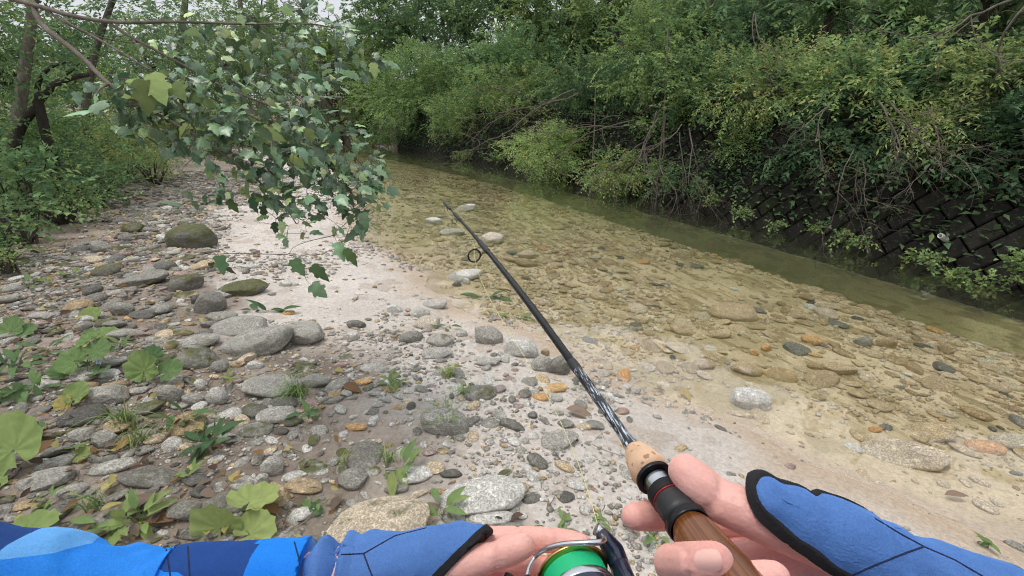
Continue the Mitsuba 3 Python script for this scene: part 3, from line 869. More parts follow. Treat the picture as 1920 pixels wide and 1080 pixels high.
# the far bank: shrubs that hang over the wall, and trees behind them
SHRUBS = [
 # u, v, depth, ru, rv, name, category, label, hue, lum, options
 (800, 165, 17, 110, 72, 'shrub', 'shrub', 'pale rounded shrub bulging over the far bend of the stream', .36, .62, dict(L=.10, W=.034)),
 (690, 160, 19, 58, 62, 'shrub', 'shrub', 'yellow green shrub beside the pale rounded one at the bend', .40, .55, dict(L=.12, W=.05)),
 (960, 125, 15.5, 95, 50, 'shrub', 'shrub', 'bright green broad-leaved shrub above the pale rounded shrub', .30, .72, dict(L=.13, W=.06)),
 (985, 168, 13.5, 100, 40, 'shrub', 'shrub', 'dull brownish green shrub with bare boughs hanging beneath it', .40, .42, dict(L=.08, W=.03, hs=.09)),
 (880, 215, 15, 70, 40, 'shrub', 'shrub', 'straggling olive shrub hanging over the shaded wall at the bend', .38, .48, dict(L=.09, W=.03)),
 (1120, 155, 11.5, 90, 46, 'shrub', 'shrub', 'dark green shrub in the middle of the far bank', .20, .46, dict(L=.10, W=.045)),
 (1035, 282, 12.0, 72, 46, 'shrub', 'shrub', 'grey green bush growing low at the water under the boughs', .36, 1.0, dict(L=.08, W=.026, up=.1)),
 (1160, 325, 10.2, 65, 36, 'shrub', 'shrub', 'yellowish bush trailing into the water beside a tangle of roots', .37, .66, dict(L=.08, W=.03, up=0, hs=.09)),
 (1350, 160, 8.8, 95, 75, 'shrub', 'shrub', 'mid green leafy shrub between the young tree and the spreading bush', .27, .58, dict(L=.09, W=.042)),
 (1480, 165, 7.8, 130, 70, 'shrub', 'bush', 'spreading bush with straw-coloured tops over the dark wall', .36, .62, dict(L=.075, W=.03, hs=.10, n_limbs=30)),
 (1660, 150, 7.3, 150, 72, 'shrub', 'bush', 'broad bush with yellow and green leaves over the dark wall', .31, .78, dict(L=.09, W=.04, hs=.10, n_limbs=30)),
 (1780, 235, 6.9, 95, 40, 'shrub', 'bush', 'drooping yellow green bush ending above bare forked branches', .39, .66, dict(L=.075, W=.028, up=-.2, hs=.06, n_limbs=24)),
 (1570, 240, 7.7, 90, 34, 'shrub', 'bush', 'deep green leafage with fern-like sprays below the spreading bush', .16, .52, dict(L=.10, W=.05, up=-.1)),
 (1405, 270, 8.2, 52, 36, 'shrub', 'shrub', 'small round grey green shrub clinging to the dark wall', .31, .60, dict(L=.055, W=.024)),
 (1575, 300, 7.6, 34, 16, 'shrub', 'shrub', 'little sprig with yellow leaves above the hanging roots', .58, .72, dict(L=.08, W=.04, lai=3)),
 (1480, 320, 8.0, 40, 20, 'shrub', 'shrub', 'small dark green shrub low on the wall', .2, .5, dict(L=.06, W=.03, lai=3)),
 (1905, 260, 6.3, 70, 95, 'shrub', 'shrub', 'dark green shrub filling the edge of the view beyond the wall', .14, .42, dict(L=.09, W=.045)),
 (1900, 130, 7.0, 90, 50, 'shrub', 'shrub', 'olive shrub with loose pale twigs above the dark edge shrub', .38, .48, dict(L=.08, W=.03)),
 (1250, 232, 10, 55, 18, 'shrub', 'shrub', 'leafy low boughs under the young tree', .25, .55, dict(L=.09, W=.04, lai=3)),
 (1560, 290, 7.5, 110, 34, 'shrub', 'bush', 'shaded leaves hanging down the wall under the fern-like sprays', .12, .42, dict(L=.09, W=.04, up=-.4, lai=3)),
 (1730, 290, 6.8, 130, 34, 'shrub', 'bush', 'dim trailing leaves over the wall top near the edge of the view', .13, .38, dict(L=.09, W=.04, up=-.4, lai=3)),
 (1380, 330, 8.4, 90, 30, 'shrub', 'shrub', 'dark trailing plant on the wall beside the second knot of roots', .14, .38, dict(L=.08, W=.035, up=-.3, lai=2.5)),
 (1850, 330, 6.3, 70, 30, 'shrub', 'shrub', 'dull leaves dangling at the far wall by the frame edge', .14, .40, dict(L=.08, W=.035, up=-.3, lai=2.5)),
 (1240, 330, 9.6, 34, 22, 'shrub', 'shrub', 'green sapling foliage in the root tangle by the water', .27, .6, dict(L=.09, W=.045, lai=3)),
]
def to_bank(u, v, want, fall):
    """Depth at which the sight line of a pixel comes within want metres of the far bank's foot line."""
    t = np.linspace(3, 40, 1500)
    q = CAM + ray(u, v) * t[:, None]
    ok = side(RIGHT_LINE, q[:, 0], q[:, 1]) > want
    return float(t[np.argmax(ok)]) if ok.any() else fall


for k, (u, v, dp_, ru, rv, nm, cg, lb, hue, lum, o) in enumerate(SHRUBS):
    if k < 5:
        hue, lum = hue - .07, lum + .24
    dp_ = to_bank(u, v, -.15 if v > 275 and u < 1300 else .75 if v > 200 else 1.15, dp_)
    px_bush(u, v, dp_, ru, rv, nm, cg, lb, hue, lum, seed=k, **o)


def tree(label, base, height, rad, crown_z, hue, lum, trunk_r, seed, L=0.12, W=0.055, lai=4.0, lean=(0, 0), group=None, bark=.3, shell=1.8, per=9, ln=.45):
    r = np.random.default_rng(3000 + seed)
    base = np.asarray(base, float)
    topp = base + [lean[0], lean[1], height]
    c = base + np.array([lean[0] * .8, lean[1] * .8, crown_z])
    rad = np.asarray(rad, float)
    key = thing('tree', label, 'tree', group)
    area = math.pi * math.sqrt(rad[0] * rad[1]) * rad[2]
    n = int(lai * area / (0.45 * L * W) / per)
    q, o = crown_points(r, c, rad, n, seed + 61, .6, shell)
    d = norm(o + r.normal(0, .5, q.shape) + [0, 0, .2])
    v, f, uv = sprays(r, q - d * ln * .5, d, per, ln * r.uniform(.7, 1.3, len(q)), L, W, hue, lum)
    part(key, 'crown', (v, f), 'm_leaf', False, uv=uv)
    tp = spline([base - [0, 0, .3], base + (topp - base) * .3 + r.normal(0, .04 * height, 3) * [1, 1, 0], base + (topp - base) * .65 + r.normal(0, .04 * height, 3) * [1, 1, 0], topp], 14)
    tb = [tube(tp, np.linspace(trunk_r, trunk_r * .25, 14), 8)]
    for k in range(16):
        s = tp[r.integers(4, 13)]
        t = q[np.argmin(np.linalg.norm(q - (s + r.normal(0, 1, 3) * rad * .6), axis=1))]
        tb += limbs(r, s, [t], trunk_r * .3, 5, .15)
    part(key, 'trunk', cat(tb), 'm_bark', True, uv=(bark, 0))


# young tree with layered feathery leaves standing over the wall
YD = to_bank(1235, 150, 1.0, 9.8)
yb = inland(at(1240, 150, YD))
px_bush(1235, 105, YD, 88, 78, 'tree', 'tree', 'young tree with bright layered leaves and a thin upright stem', .30, .66, base=yb, L=.10, W=.042, seed=61, up=.05, lump=.7, lai=4, per=13, ln=.42)
BACK = [
 # u of the foot, depth, v of the crown's middle, half-width and half-height in pixels, hue, lum, trunk radius
 (760, 25, 60, 110, 70, .22, .50, .12, 'grey green tree rising behind the pale rounded shrub'),
 (880, 22, 40, 90, 60, .24, .42, .10, 'tall dim tree with a thin dark stem behind the bend'),
 (1010, 20, 30, 100, 62, .36, .46, .10, 'brownish green tree above the bright broad-leaved shrub'),
 (1100, 18, 70, 80, 60, .27, .58, .09, 'light green tree up the slope behind the dull shrub'),
 (1160, 16, 10, 110, 50, .33, .5, .09, 'olive tree at the top of the slope behind the young tree'),
 (720, 30, -5, 80, 70, .24, .62, .12, 'tall bluish green tree at the top of the slope by the sky gap'),
 (830, 26, -25, 95, 80, .22, .58, .12, 'tall tree on the slope with a pale crown over the bend'),
 (950, 22, -30, 100, 80, .20, .52, .12, 'high shady tree on the slope above the brownish green one'),
 (1070, 19, -30, 100, 80, .24, .52, .12, 'high green tree on the slope above the light green one'),
 (1330, 13.5, 25, 100, 55, .22, .45, .09, 'dark green tree behind the mid green shrub'),
 (1440, 12.5, 60, 90, 60, .16, .40, .08, 'deep green tree up the slope behind the spreading bush'),
 (1560, 12, 15, 110, 50, .24, .42, .10, 'shady tree with spindly stems above the spreading bush'),
 (1690, 11, 25, 90, 55, .28, .46, .10, 'tree with a grey trunk above the broad yellow and green bush'),
 (1830, 10, 30, 100, 60, .22, .40, .16, 'dark tree with a thick trunk at the upper edge of the far bank'),
 (1960, 9.5, 60, 90, 80, .18, .42, .10, 'dark green tree reaching into the upper corner'),
 (620, 34, 130, 95, 60, .22, .5, .16, 'distant dusky tree closing off the stream'),
 (700, 32, 95, 80, 66, .36, .55, .16, 'distant pale green tree beyond the bend'),
 (560, 36, 110, 90, 70, .28, .45, .16, 'distant tree behind the hanging branch'),
 (500, 30, 60, 120, 90, .30, .55, .16, 'wide leafy tree far up the near bank'),
 (400, 27, 110, 120, 80, .26, .5, .16, 'full leafy tree behind the airy trees'),
 (280, 24, 120, 130, 85, .28, .5, .16, 'broad crown deep in the wood above the yellow green bush'),
 (140, 20, 120, 130, 90, .24, .46, .16, 'dense crown deep in the wood behind the dark upright tree'),
 (0, 17, 110, 140, 100, .24, .46, .16, 'dense crown deep in the wood behind the leaning trunk'),
 (620, 28, 105, 70, 58, .34, .6, .12, 'light green tree standing before the open gap of sky'),
]
for k, (u, dp_, vc, ru, rv, hue, lum, tr, lb) in enumerate(BACK):
    if u > 700:
        dp_ = to_bank(u, max(vc, 20), 3.0 if u < 1300 else 2.3, dp_)
    c = at(u, vc, dp_)
    b = inland(c, 1.4) if u > 640 else np.array([c[0], c[1], gz(c[0], c[1])])
    s = dp_ / 960
    tree(lb, [c[0], b[1], gz(c[0], b[1]) if u < 640 else b[2]], max(c[2] + rv * s * .6 - b[2], 2.0), [ru * s, ru * s * .8, rv * s], max(c[2] - b[2], 1.0), hue, lum, tr, k, L=.11 + .004 * dp_, W=.05 + .002 * dp_, lai=2.5 if u < 540 else 3.6)

# ground cover of the far slope
r_u = np.random.default_rng(77)
n = 44000
ss = r_u.uniform(0.2, 34, n) ** 1.0
hh = 0.55 + 12.0 * r_u.random(n) ** 1.4
tx, ty = Wdx(s0 - 2 + ss), Wdy(s0 - 2 + ss)
tl = np.hypot(tx, ty)
ux, uy = Wx(s0 - 2 + ss) + ty / tl * hh, Wy(s0 - 2 + ss) - tx / tl * hh
uz = ground(ux, uy)[0]
q = np.stack([ux, uy, uz + r_u.uniform(0, .25, n)], -1)
d = norm(np.stack([-ty / tl, tx / tl, 0 * tl], -1) * .8 + r_u.normal(0, .5, (n, 3)) + [0, 0, .5])
v, f, uv = sprays(r_u, q, d, 5, .35, .13, .06, .2, .42)
put(stuff('undergrowth', 'mixed low leaves covering the slope behind the far bank', 'undergrowth'), (v, f), 'm_leaf', False, uv=uv)


# bare boughs, dead twigs and roots on the far bank
def bough(r, p, d, ln, rad, depth, out, gravity=-0.25, spread=0.55):
    n = 6
    pts = [p]
    for k in range(n):
        d = norm(d + r.normal(0, .16, 3) + [0, 0, gravity * .16])
        pts.append(pts[-1] + d * ln / n)
    out.append(tube(np.array(pts), np.linspace(rad, rad * .55, n + 1), 5 if depth > 1 else 4))
    if depth > 0:
        for k in range(r.integers(2, 4)):
            i = r.integers(2, n + 1)
            bough(r, pts[i], norm(d + r.normal(0, spread, 3)), ln * r.uniform(.5, .8), rad * .55, depth - 1, out, gravity, spread)


BOUGHS = [
 (1240, 215, 9.5, (-.25, -.2, -.9), 1.5, .016, 4, -.4, .55, 'pale tangled roots hanging down to the water under the young tree', 'root'),
 (1285, 245, 9.2, (.15, -.2, -.9), 1.3, .013, 4, -.3, .6, 'second knot of bare roots close to the dark wall', 'root'),
 (1600, 275, 7.4, (-.05, -.3, -.9), .75, .010, 4, -.3, .5, 'fan of thin bare roots below the sprig with yellow leaves', 'root'),
 (1650, 175, 7.0, (.35, -.5, -.6), .85, .016, 4, -.1, .6, 'forked dead branch sticking out under the broad bush', 'branch'),
 (1730, 225, 6.9, (.3, -.3, -.5), .6, .010, 3, -.2, .6, 'bare twigs under the drooping yellow green bush', 'branch'),
 (1075, 178, 12.6, (-.8, -.4, -.35), 2.4, .022, 3, -.1, .4, 'long bare bough slanting down from the dull shrub', 'branch'),
 (1180, 240, 11.0, (-.9, -.4, -.15), 2.0, .014, 3, -.1, .4, 'thin straggling bough over the low grey green bush', 'branch'),
 (1760, 315, 6.7, (-.4, -.2, -.5), .5, .008, 2, -.3, .5, 'single thin twig dangling against the dark wall', 'branch'),
 (1890, 20, 7.5, (-.5, -.2, -.5), 1.3, .02, 4, 0, .6, 'grey crooked branch in the upper corner', 'branch'),
 (1420, 20, 10.5, (-.1, -.2, -.9), 1.2, .015, 4, -.2, .6, 'grey dead branch hanging before the dark trees', 'branch'),
 (1540, 190, 7.3, (-.5, -.4, -.2), .8, .011, 4, -.1, .6, 'bare winding twigs in front of the spreading bush', 'branch'),
 (1215, 265, 9.8, (-.95, -.3, -.25), 1.7, .010, 2, -.1, .3, 'straight thin rods slanting across the low bushes', 'branch'),
]
for k, (u, v, dp_, d, ln, rad, dep, gr, sp, lb, cg) in enumerate(BOUGHS):
    r = np.random.default_rng(500 + k)
    out = []
    d0 = to_bank(u, v, -.25 if u < 1300 or v > 160 else .5, dp_)
    ln, rad, dp_ = ln * d0 / dp_, rad * d0 / dp_, d0
    for j in range(3 if cg == 'root' else 2):
        bough(r, at(u, v, dp_) + r.normal(0, .08, 3), norm(np.array(d) + r.normal(0, .2, 3)), ln * r.uniform(.8, 1.1), rad, dep, out, gr, sp)
    put(thing('root_tangle' if cg == 'root' else 'bare_branch', lb, cg), cat(out), 'm_bark', True, uv=(.72, 0))
for k, (u, v0, v1, dp_, rad, lb) in enumerate([(1690, -30, 60, 10.3, .05, 'grey upright trunk above the broad bush'), (1870, -30, 95, 7.6, .10, 'thick grey trunk at the upper edge of the far bank'),
                                             (1480, -20, 120, 10.8, .035, 'slim dark trunk behind the spreading bush'), (1240, 120, 260, 9.9, .025, 'thin stem running down the dark wall under the young tree'),
                                             (1108, 205, 300, 11.6, .02, 'pale thin stem behind the low grey green bush')]):
    b, t = at(u, v1, dp_), at(u + 6, v0, dp_)
    part(thing('tree', lb, 'tree'), 'trunk', tube(spline([b - [0, 0, .8], b * .6 + t * .4 + [.04, 0, 0], t + [0, 0, .6]], 10), np.linspace(rad, rad * .7, 10), 8), 'm_bark', True, uv=(.7, 0))

# weeds along the foot of the wall
WEEDS = [(1335, 372, 18, 14), (1390, 398, 24, 14), (1455, 420, 20, 10), (1530, 425, 22, 12), (1590, 445, 30, 14), (1620, 455, 20, 10), (1718, 478, 22, 14), (1750, 492, 34, 16), (1800, 515, 34, 16), (1850, 530, 36, 14), (1905, 500, 30, 40), (930, 295, 22, 10), (870, 290, 26, 9), (1310, 350, 20, 14), (690, 262, 26, 10), (720, 258, 16, 12)]
NTH = 'first second third fourth fifth sixth seventh eighth ninth tenth eleventh twelfth thirteenth fourteenth fifteenth sixteenth'.split()
WEEDS.sort(key=lambda q: -q[0])
for k, (u, v, ru, rv) in enumerate(WEEDS):
    e = ray(u, v)
    t = np.linspace(4, 34, 1500)
    q = CAM + e * t[:, None]
    dd = side(RIGHT_LINE, q[:, 0], q[:, 1])
    c = q[np.argmax(dd > -0.06)]
    s = ((c - CAM) @ FWD) / 960
    bush('weed', 'weed', f'{NTH[k]} clump of green weeds along the wall foot, counted upstream from the drain pipe', c, [ru * s, ru * s * .5, rv * s], c - [0, 0, rv * s], .33, .55, 3.0, .055, .034, 5, .12, 'weeds along the foot of the wall', 6, .004, .4, 200 + k)

# ------------------------------------------------------------------ the wood on the near bank
def foot(u, depth):
    c = at(u, 400, depth)
    return np.array([c[0], c[1], gz(c[0], c[1])])


def wood_trunk(pts, r0, r1, label, bark=.4, forks=()):
    key = thing('tree', label, 'tree')
    P = spline([at(*p) for p in pts], 16)
    P[0] = [P[0][0], P[0][1], gz(P[0][0], P[0][1]) - .1]
    out = [tube(P, np.linspace(r0, r1, 16), 9)]
    for fp, a, b in forks:
        out.append(tube(spline([at(*p) for p in fp], 12), np.linspace(a, b, 12), 7))
    part(key, 'trunk', cat(out), 'm_bark', True, uv=(bark, 0))
    return key


def crown_on(key, u, v, depth, ru, rv, hue, lum, seed, lai=1.5, L=.11, W=.05, **o):
    r = np.random.default_rng(7000 + seed)
    c = at(u, v, depth); s = depth / 960
    rad = np.array([ru * s, ru * s * .7, rv * s])
    n = int(lai * math.pi * math.sqrt(rad[0] * rad[1]) * rad[2] / (.45 * L * W) / 9)
    q, o_ = crown_points(r, c, rad, n, seed, .6, 1.6)
    d = norm(o_ + r.normal(0, .6, q.shape))
    v_, f_, uv = sprays(r, q, d, 9, .4, L, W, hue, lum)
    part(key, 'crown', (v_, f_), 'm_leaf', False, uv=uv)


k1 = wood_trunk([(22, 300, 8.5), (38, 190, 8.5), (52, 90, 8.4), (66, -40, 8.3)], .10, .07, 'leaning grey trunk with a loose crown at the edge of the wood', .75)
crown_on(k1, 60, 40, 8.5, 170, 75, .24, .5, 1, 1.1)
k2 = wood_trunk([(160, 250, 10.5), (168, 150, 10.5), (190, 60, 10.5), (230, -40, 10.5)], .075, .05, 'dark upright tree behind the forked limb of the hanging branch', .35)
crown_on(k2, 230, 20, 10.5, 170, 65, .22, .5, 2, 1.1)
k3 = wood_trunk([(66, 200, 7.6), (80, 180, 7.6), (110, 155, 7.5), (165, 140, 7.4)], .07, .03, 'low crooked black tree with forking boughs in the wood', .08,
                [([(72, 190, 7.6), (70, 165, 7.6), (80, 140, 7.5), (120, 118, 7.4)], .045, .015), ([(95, 165, 7.5), (125, 140, 7.5), (150, 118, 7.4)], .03, .01), ([(66, 205, 7.6), (40, 240, 7.7), (30, 280, 7.7)], .06, .06)])
crown_on(k3, 120, 140, 7.6, 110, 50, .2, .45, 3, .9)
k4 = wood_trunk([(-60, 320, 7), (-50, 160, 7), (-40, -60, 7)], .09, .07, 'tree whose crown reaches in at the upper corner of the wood', .5)
crown_on(k4, -20, 40, 7, 130, 110, .26, .5, 4, 1.1)
k5 = wood_trunk([(330, 240, 18), (335, 140, 18), (350, -20, 18)], .14, .1, 'tall airy tree in the wood with sky showing through', .4)
crown_on(k5, 330, 70, 17, 150, 85, .27, .55, 5, 1.1)
k6 = wood_trunk([(450, 240, 23), (455, 140, 23), (450, 0, 23)], .15, .1, 'airy tree farther up the near bank', .4)
crown_on(k6, 470, 110, 22, 130, 90, .25, .5, 6, 2.0)
NEAR_SHRUBS = [
 (100, 270, 8.3, 130, 55, 'dark leafy shrub at the wood edge under the crooked black tree', .26, .62, dict()),
 (20, 330, 6.4, 90, 50, 'broad-leaved dark shrub at the edge of the frame beside the shingle', .22, .6, dict(L=.12, W=.07)),
 (225, 275, 10.5, 75, 50, 'yellow green bush at the end of the wood edge', .43, .66, dict(L=.075, W=.03)),
 (160, 330, 7.6, 85, 32, 'low dark bush over a heap of dead twigs', .24, .55, dict()),
 (40, 225, 9.5, 80, 55, 'dim shrub deep in the wood behind the leaning trunk', .26, .55, dict()),
 (180, 200, 13, 110, 60, 'shadowy shrub behind the dark upright tree', .30, .58, dict(L=.11, W=.05)),
 (330, 215, 17, 110, 45, 'pale distant bush where the shingle ends', .40, .55, dict(L=.12, W=.05)),
 (470, 225, 22, 90, 45, 'distant bush on the near bank behind the hanging branch', .30, .5, dict(L=.13, W=.06)),
 (590, 225, 30, 80, 26, 'low distant bushes where the stream bends away', .26, .42, dict(L=.15, W=.07)),
 (30, 400, 5.6, 60, 22, 'low green plants spilling onto the shaded shingle', .27, .56, dict(L=.085, W=.06)),
 (110, 372, 6.6, 80, 20, 'creeping leaves along the wood edge', .30, .5, dict(L=.06, W=.04)),
 (10, 480, 4.6, 30, 10, 'mossy green plant patch at the edge of the sand', .36, .5, dict(L=.03, W=.015)),
 (-20, 430, 4.9, 50, 50, 'overgrown green plants just inside the wood', .25, .5, dict(L=.08, W=.05)),
 (280, 300, 10.0, 50, 14, 'thin low greenery at the end of the shingle', .36, .6, dict(L=.06, W=.03)),
]
for k, (u, v, dp_, ru, rv, lb, hue, lum, o) in enumerate(NEAR_SHRUBS):
    c = at(u, v, dp_)
    px_bush(u, v, dp_, ru, rv, 'shrub', 'shrub', lb, hue, lum, seed=300 + k, lai=2.9, base=[c[0], c[1], gz(c[0], c[1]) - .05], **o)
n = 30000
uy = 4 + 56 * r_u.random(n) ** 1.5; ux = -4.2 - (uy * 1.0 + 6) * r_u.random(n)
uz, udl, _ = ground(ux, uy)
ok = udl < -4.3 - 1.0 * r_u.random(n)
q = np.stack([ux, uy, uz + r_u.uniform(0, .2, n)], -1)[ok]
d = norm(r_u.normal(0, .6, q.shape) + [0, 0, .7])
v, f, uv = sprays(r_u, q, d, 6, .3, .10, .055, .33, .60)
put(stuff('woodland_undergrowth', 'low leaves covering the ground under the wood', 'undergrowth'), (v, f), 'm_leaf', False, uv=uv)
# ------------------------------------------------------------------ the branch that hangs in from above
def lobed_leaf(r, toothed=True):
    """Blade of unit length along +x, attached at the origin, folded along the midrib; a hand-shaped outline of five lobes."""
    half = np.array([(0.0, 0.0), (-.06, .17), (.02, .34), (.14, .45), (.21, .34), (.30, .33), (.41, .45), (.54, .45), (.56, .30), (.67, .23), (.78, .18), (.88, .10), (1.0, 0.0)])
    half = half + np.where((half[:, 1:] > .02), r.normal(0, .016, half.shape), 0)
    half[:, 1] *= r.uniform(.62, .98)
    n = len(half)
    rib = np.linspace(0, 1, n)[:, None] * [1, 0]
    droop, fold, wave = r.uniform(.10, .35), r.uniform(-.05, .32), r.uniform(0, 6)

    def lift(q, s):
        x, y = q[:, 0], np.abs(q[:, 1])
        return np.stack([x, s * q[:, 1], -droop * x * x - fold * y - .25 * y * y + .035 * np.sin(9 * x + wave) * y * 2], -1)
    v = np.vstack([lift(rib, 1), lift(half, 1), lift(half, -1)])
    f = []
    for k in range(n - 1):
        f += [(k, k + 1, n + k + 1), (k, n + k + 1, n + k), (k, 2 * n + k + 1, k + 1), (k, 2 * n + k, 2 * n + k + 1)]
    return v, np.array(f)


def frame(D, N):
    D = norm(D); S = norm(np.cross(N, D)); N = np.cross(D, S)
    return np.stack([D, S, N])                        # rows: images of the local axes


r_b = np.random.default_rng(42)
LIMBS = [
 ([(-70, -40, 2.3), (20, -2, 2.2), (80, 14, 2.15), (150, 33, 2.1), (230, 42, 2.1), (310, 41, 2.1), (400, 43, 2.15), (480, 45, 2.15), (560, 44, 2.2), (625, 52, 2.2)], .0125, .0025),
 ([(62, 6, 2.18), (76, 42, 2.15), (112, 74, 2.1), (150, 104, 2.08), (178, 132, 2.05), (205, 158, 2.0), (250, 190, 2.0), (310, 222, 2.0), (380, 262, 2.0), (450, 312, 2.05), (520, 372, 2.1), (556, 420, 2.1)], .0125, .002),
 ([(84, 16, 2.15), (130, 46, 2.12), (200, 82, 2.1), (270, 125, 2.1), (340, 158, 2.1), (410, 190, 2.12), (480, 222, 2.15), (560, 262, 2.2), (640, 325, 2.25)], .006, .002),
 ([(195, 36, 2.1), (250, 72, 2.12), (310, 104, 2.15), (380, 142, 2.2), (450, 176, 2.2), (520, 205, 2.25), (590, 240, 2.25), (650, 280, 2.3), (690, 330, 2.3)], .006, .002),
 ([(450, 176, 2.2), (500, 245, 2.2), (560, 310, 2.2), (620, 360, 2.25), (680, 405, 2.3)], .004, .0018),
 ([(205, 158, 2.0), (190, 165, 1.95), (180, 180, 1.9)], .006, .002),
 ([(480, 45, 2.15), (530, 85, 2.2), (575, 140, 2.2), (600, 185, 2.25)], .003, .0015),
 ([(120, 30, 2.12), (160, 60, 2.1), (215, 76, 2.15), (255, 80, 2.2)], .005, .002),
 ([(250, 72, 2.12), (268, 110, 2.1), (285, 140, 2.1)], .003, .0015),
]
branch = thing('overhanging_branch', 'long thin tree branch with big lobed leaves hanging in over the shingle', 'branch')
limb_pts = []
for pts, a, b in LIMBS:
    p = spline([at(*q) for q in pts], 24)
    limb_pts.append(p)
    part(branch, 'limb', tube(p, np.linspace(a, b, 24), 7), 'm_bark', True, uv=(.85, 0))
LP = np.vstack(limb_pts)
REGIONS = [  # polygon in pixels, number of leaves, depth range
 ([(440, 40), (480, 15), (570, 5), (640, 40), (650, 100), (620, 160), (560, 190), (440, 140)], 150, (2.1, 2.5)),
 ([(640, 40), (720, 60), (740, 120), (640, 150)], 30, (2.2, 2.6)),
 ([(150, 190), (200, 160), (300, 130), (440, 110), (600, 170), (620, 240), (420, 265), (260, 232)], 250, (1.95, 2.4)),
 ([(420, 230), (600, 200), (690, 260), (720, 330), (700, 360), (560, 330), (440, 310)], 290, (1.95, 2.4)),
 ([(240, 225), (430, 235), (440, 320), (380, 330), (280, 265)], 70, (1.95, 2.2)),
 ([(440, 320), (600, 300), (715, 340), (720, 390), (690, 440), (640, 430), (560, 440), (520, 420), (470, 360)], 230, (2.0, 2.35)),
 ([(170, 175), (300, 140), (430, 150), (440, 245), (260, 235)], 170, (1.95, 2.3)),
 ([(240, 225), (430, 230), (430, 320), (330, 310)], 60, (1.95, 2.2)),
 ([(370, 325), (450, 320), (470, 380), (410, 395), (370, 380)], 18, (1.9, 2.1)),
 ([(280, 40), (420, 60), (430, 120), (280, 100)], 50, (2.1, 2.6)),
]


def inside(poly, x, y):
    c = np.zeros(len(x), bool)
    px, py = np.array(poly, float).T
    for i in range(len(px)):
        j = i - 1
        hit = ((py[i] > y) != (py[j] > y)) & (x < (px[j] - px[i]) * (y - py[i]) / (py[j] - py[i] + 1e-12) + px[i])
        c ^= hit
    return c


spots = []
for poly, n, (d0, d1) in REGIONS:
    a = np.array(poly, float)
    k = 0
    while k < n:
        # leaves come in loose bunches along the twigs
        x, y = r_b.uniform(a[:, 0].min(), a[:, 0].max()), r_b.uniform(a[:, 1].min(), a[:, 1].max())
        if not inside(poly, np.array([x]), np.array([y]))[0]:
            continue
        d = r_b.uniform(d0, d1)
        for j in range(r_b.integers(2, 5)):
            spots.append((x + r_b.normal(0, 20), y + r_b.normal(0, 13), d + r_b.normal(0, .05)))
            k += 1
FIXED = [(290, 158, 1.75, 62, .40), (275, 178, 1.75, 55, .41), (330, 165, 1.8, 48, .38), (505, 250, 2.0, 48, .42), (212, 165, 1.8, 50, .2), (150, 205, 1.7, 48, .17), (180, 195, 1.7, 45, .2),
         (560, 500, 1.9, 34, .2), (600, 510, 1.9, 36, .25), (598, 545, 1.9, 32, .2), (420, 500, 1.75, 44, .15), (415, 495, 1.7, 36, .15), (640, 470, 2.0, 34, .2), (660, 480, 2.0, 34, .3)]
twigs = []
leaf_kinds = [lobed_leaf(np.random.default_rng(60 + k)) for k in range(14)]
blades, extra = [], []
everywhere = spots + [q[:3] for q in FIXED]
where = np.array([at(*s) for s in everywhere])
reach = np.array([np.linalg.norm(LP - p, axis=1).min() for p in where])
nodes = list(LP)
for k in np.argsort(reach):
    s, p = everywhere[k], where[k]
    fixed = k >= len(spots)
    ln = (FIXED[k - len(spots)][3] * s[2] / 960 * 1.15) if fixed else r_b.choice([r_b.uniform(.032, .052), r_b.uniform(.046, .074)])
    tone = FIXED[k - len(spots)][4] if fixed else (r_b.uniform(.06, .24) if r_b.random() < .78 else r_b.uniform(.30, .44))
    nd = np.array(nodes)
    # twigs run outward from the limb: prefer a node that lies nearer the limb
    near = nd[np.argmin(np.linalg.norm(nd - p, axis=1))]
    out = p - near
    D = norm(norm(out + 1e-6) * .4 + RIGHT * .35 + np.array([0, -.1, -.32]) + r_b.normal(0, .42, 3))
    N = norm(np.array([-.08, -.50, .85]) + r_b.normal(0, .36, 3))
    a = p - D * ln * .45
    R = frame(D, N) * ln
    v, f = leaf_kinds[k % 14]
    v = v @ R + a
    stalk0 = a - D * ln * .35 + [0, 0, .004]
    L_ = np.linalg.norm(stalk0 - near)
    w = .0007 + .0012 * min(1, L_ / .2)
    tw = spline([near, near * .5 + stalk0 * .5 + np.array([0, 0, .06 * L_]) + r_b.normal(0, .05, 3) * L_, stalk0, a + D * ln * .06], 8)
    twigs.append(tube(tw, np.linspace(w, .0006, 8), 4))
    nodes += [tw[2], tw[4], stalk0]
    blades.append((v, f, (tone, np.clip(r_b.normal(.5, .26), .02, 1)), ln * s[2] ** -1))
order = np.argsort([-b[3] for b in blades])
for i in order[:300]:
    v, f, uv, _ = blades[i]
    part(branch, 'leaf', (v, f), 'm_branch_leaf' if uv[0] > .28 or i % 4 == 0 else 'm_branch_gloss', True, uv=uv)
v, f = cat([blades[i][:2] for i in order[300:]])
part(branch, 'small_leaves', (v, f), 'm_branch_gloss', True, uv=np.vstack([np.tile(blades[i][2], (len(blades[i][0]), 1)) for i in order[300:]]), kind='stuff')
part(branch, 'twig', cat(twigs), 'm_bark', True, uv=(.6, 0))


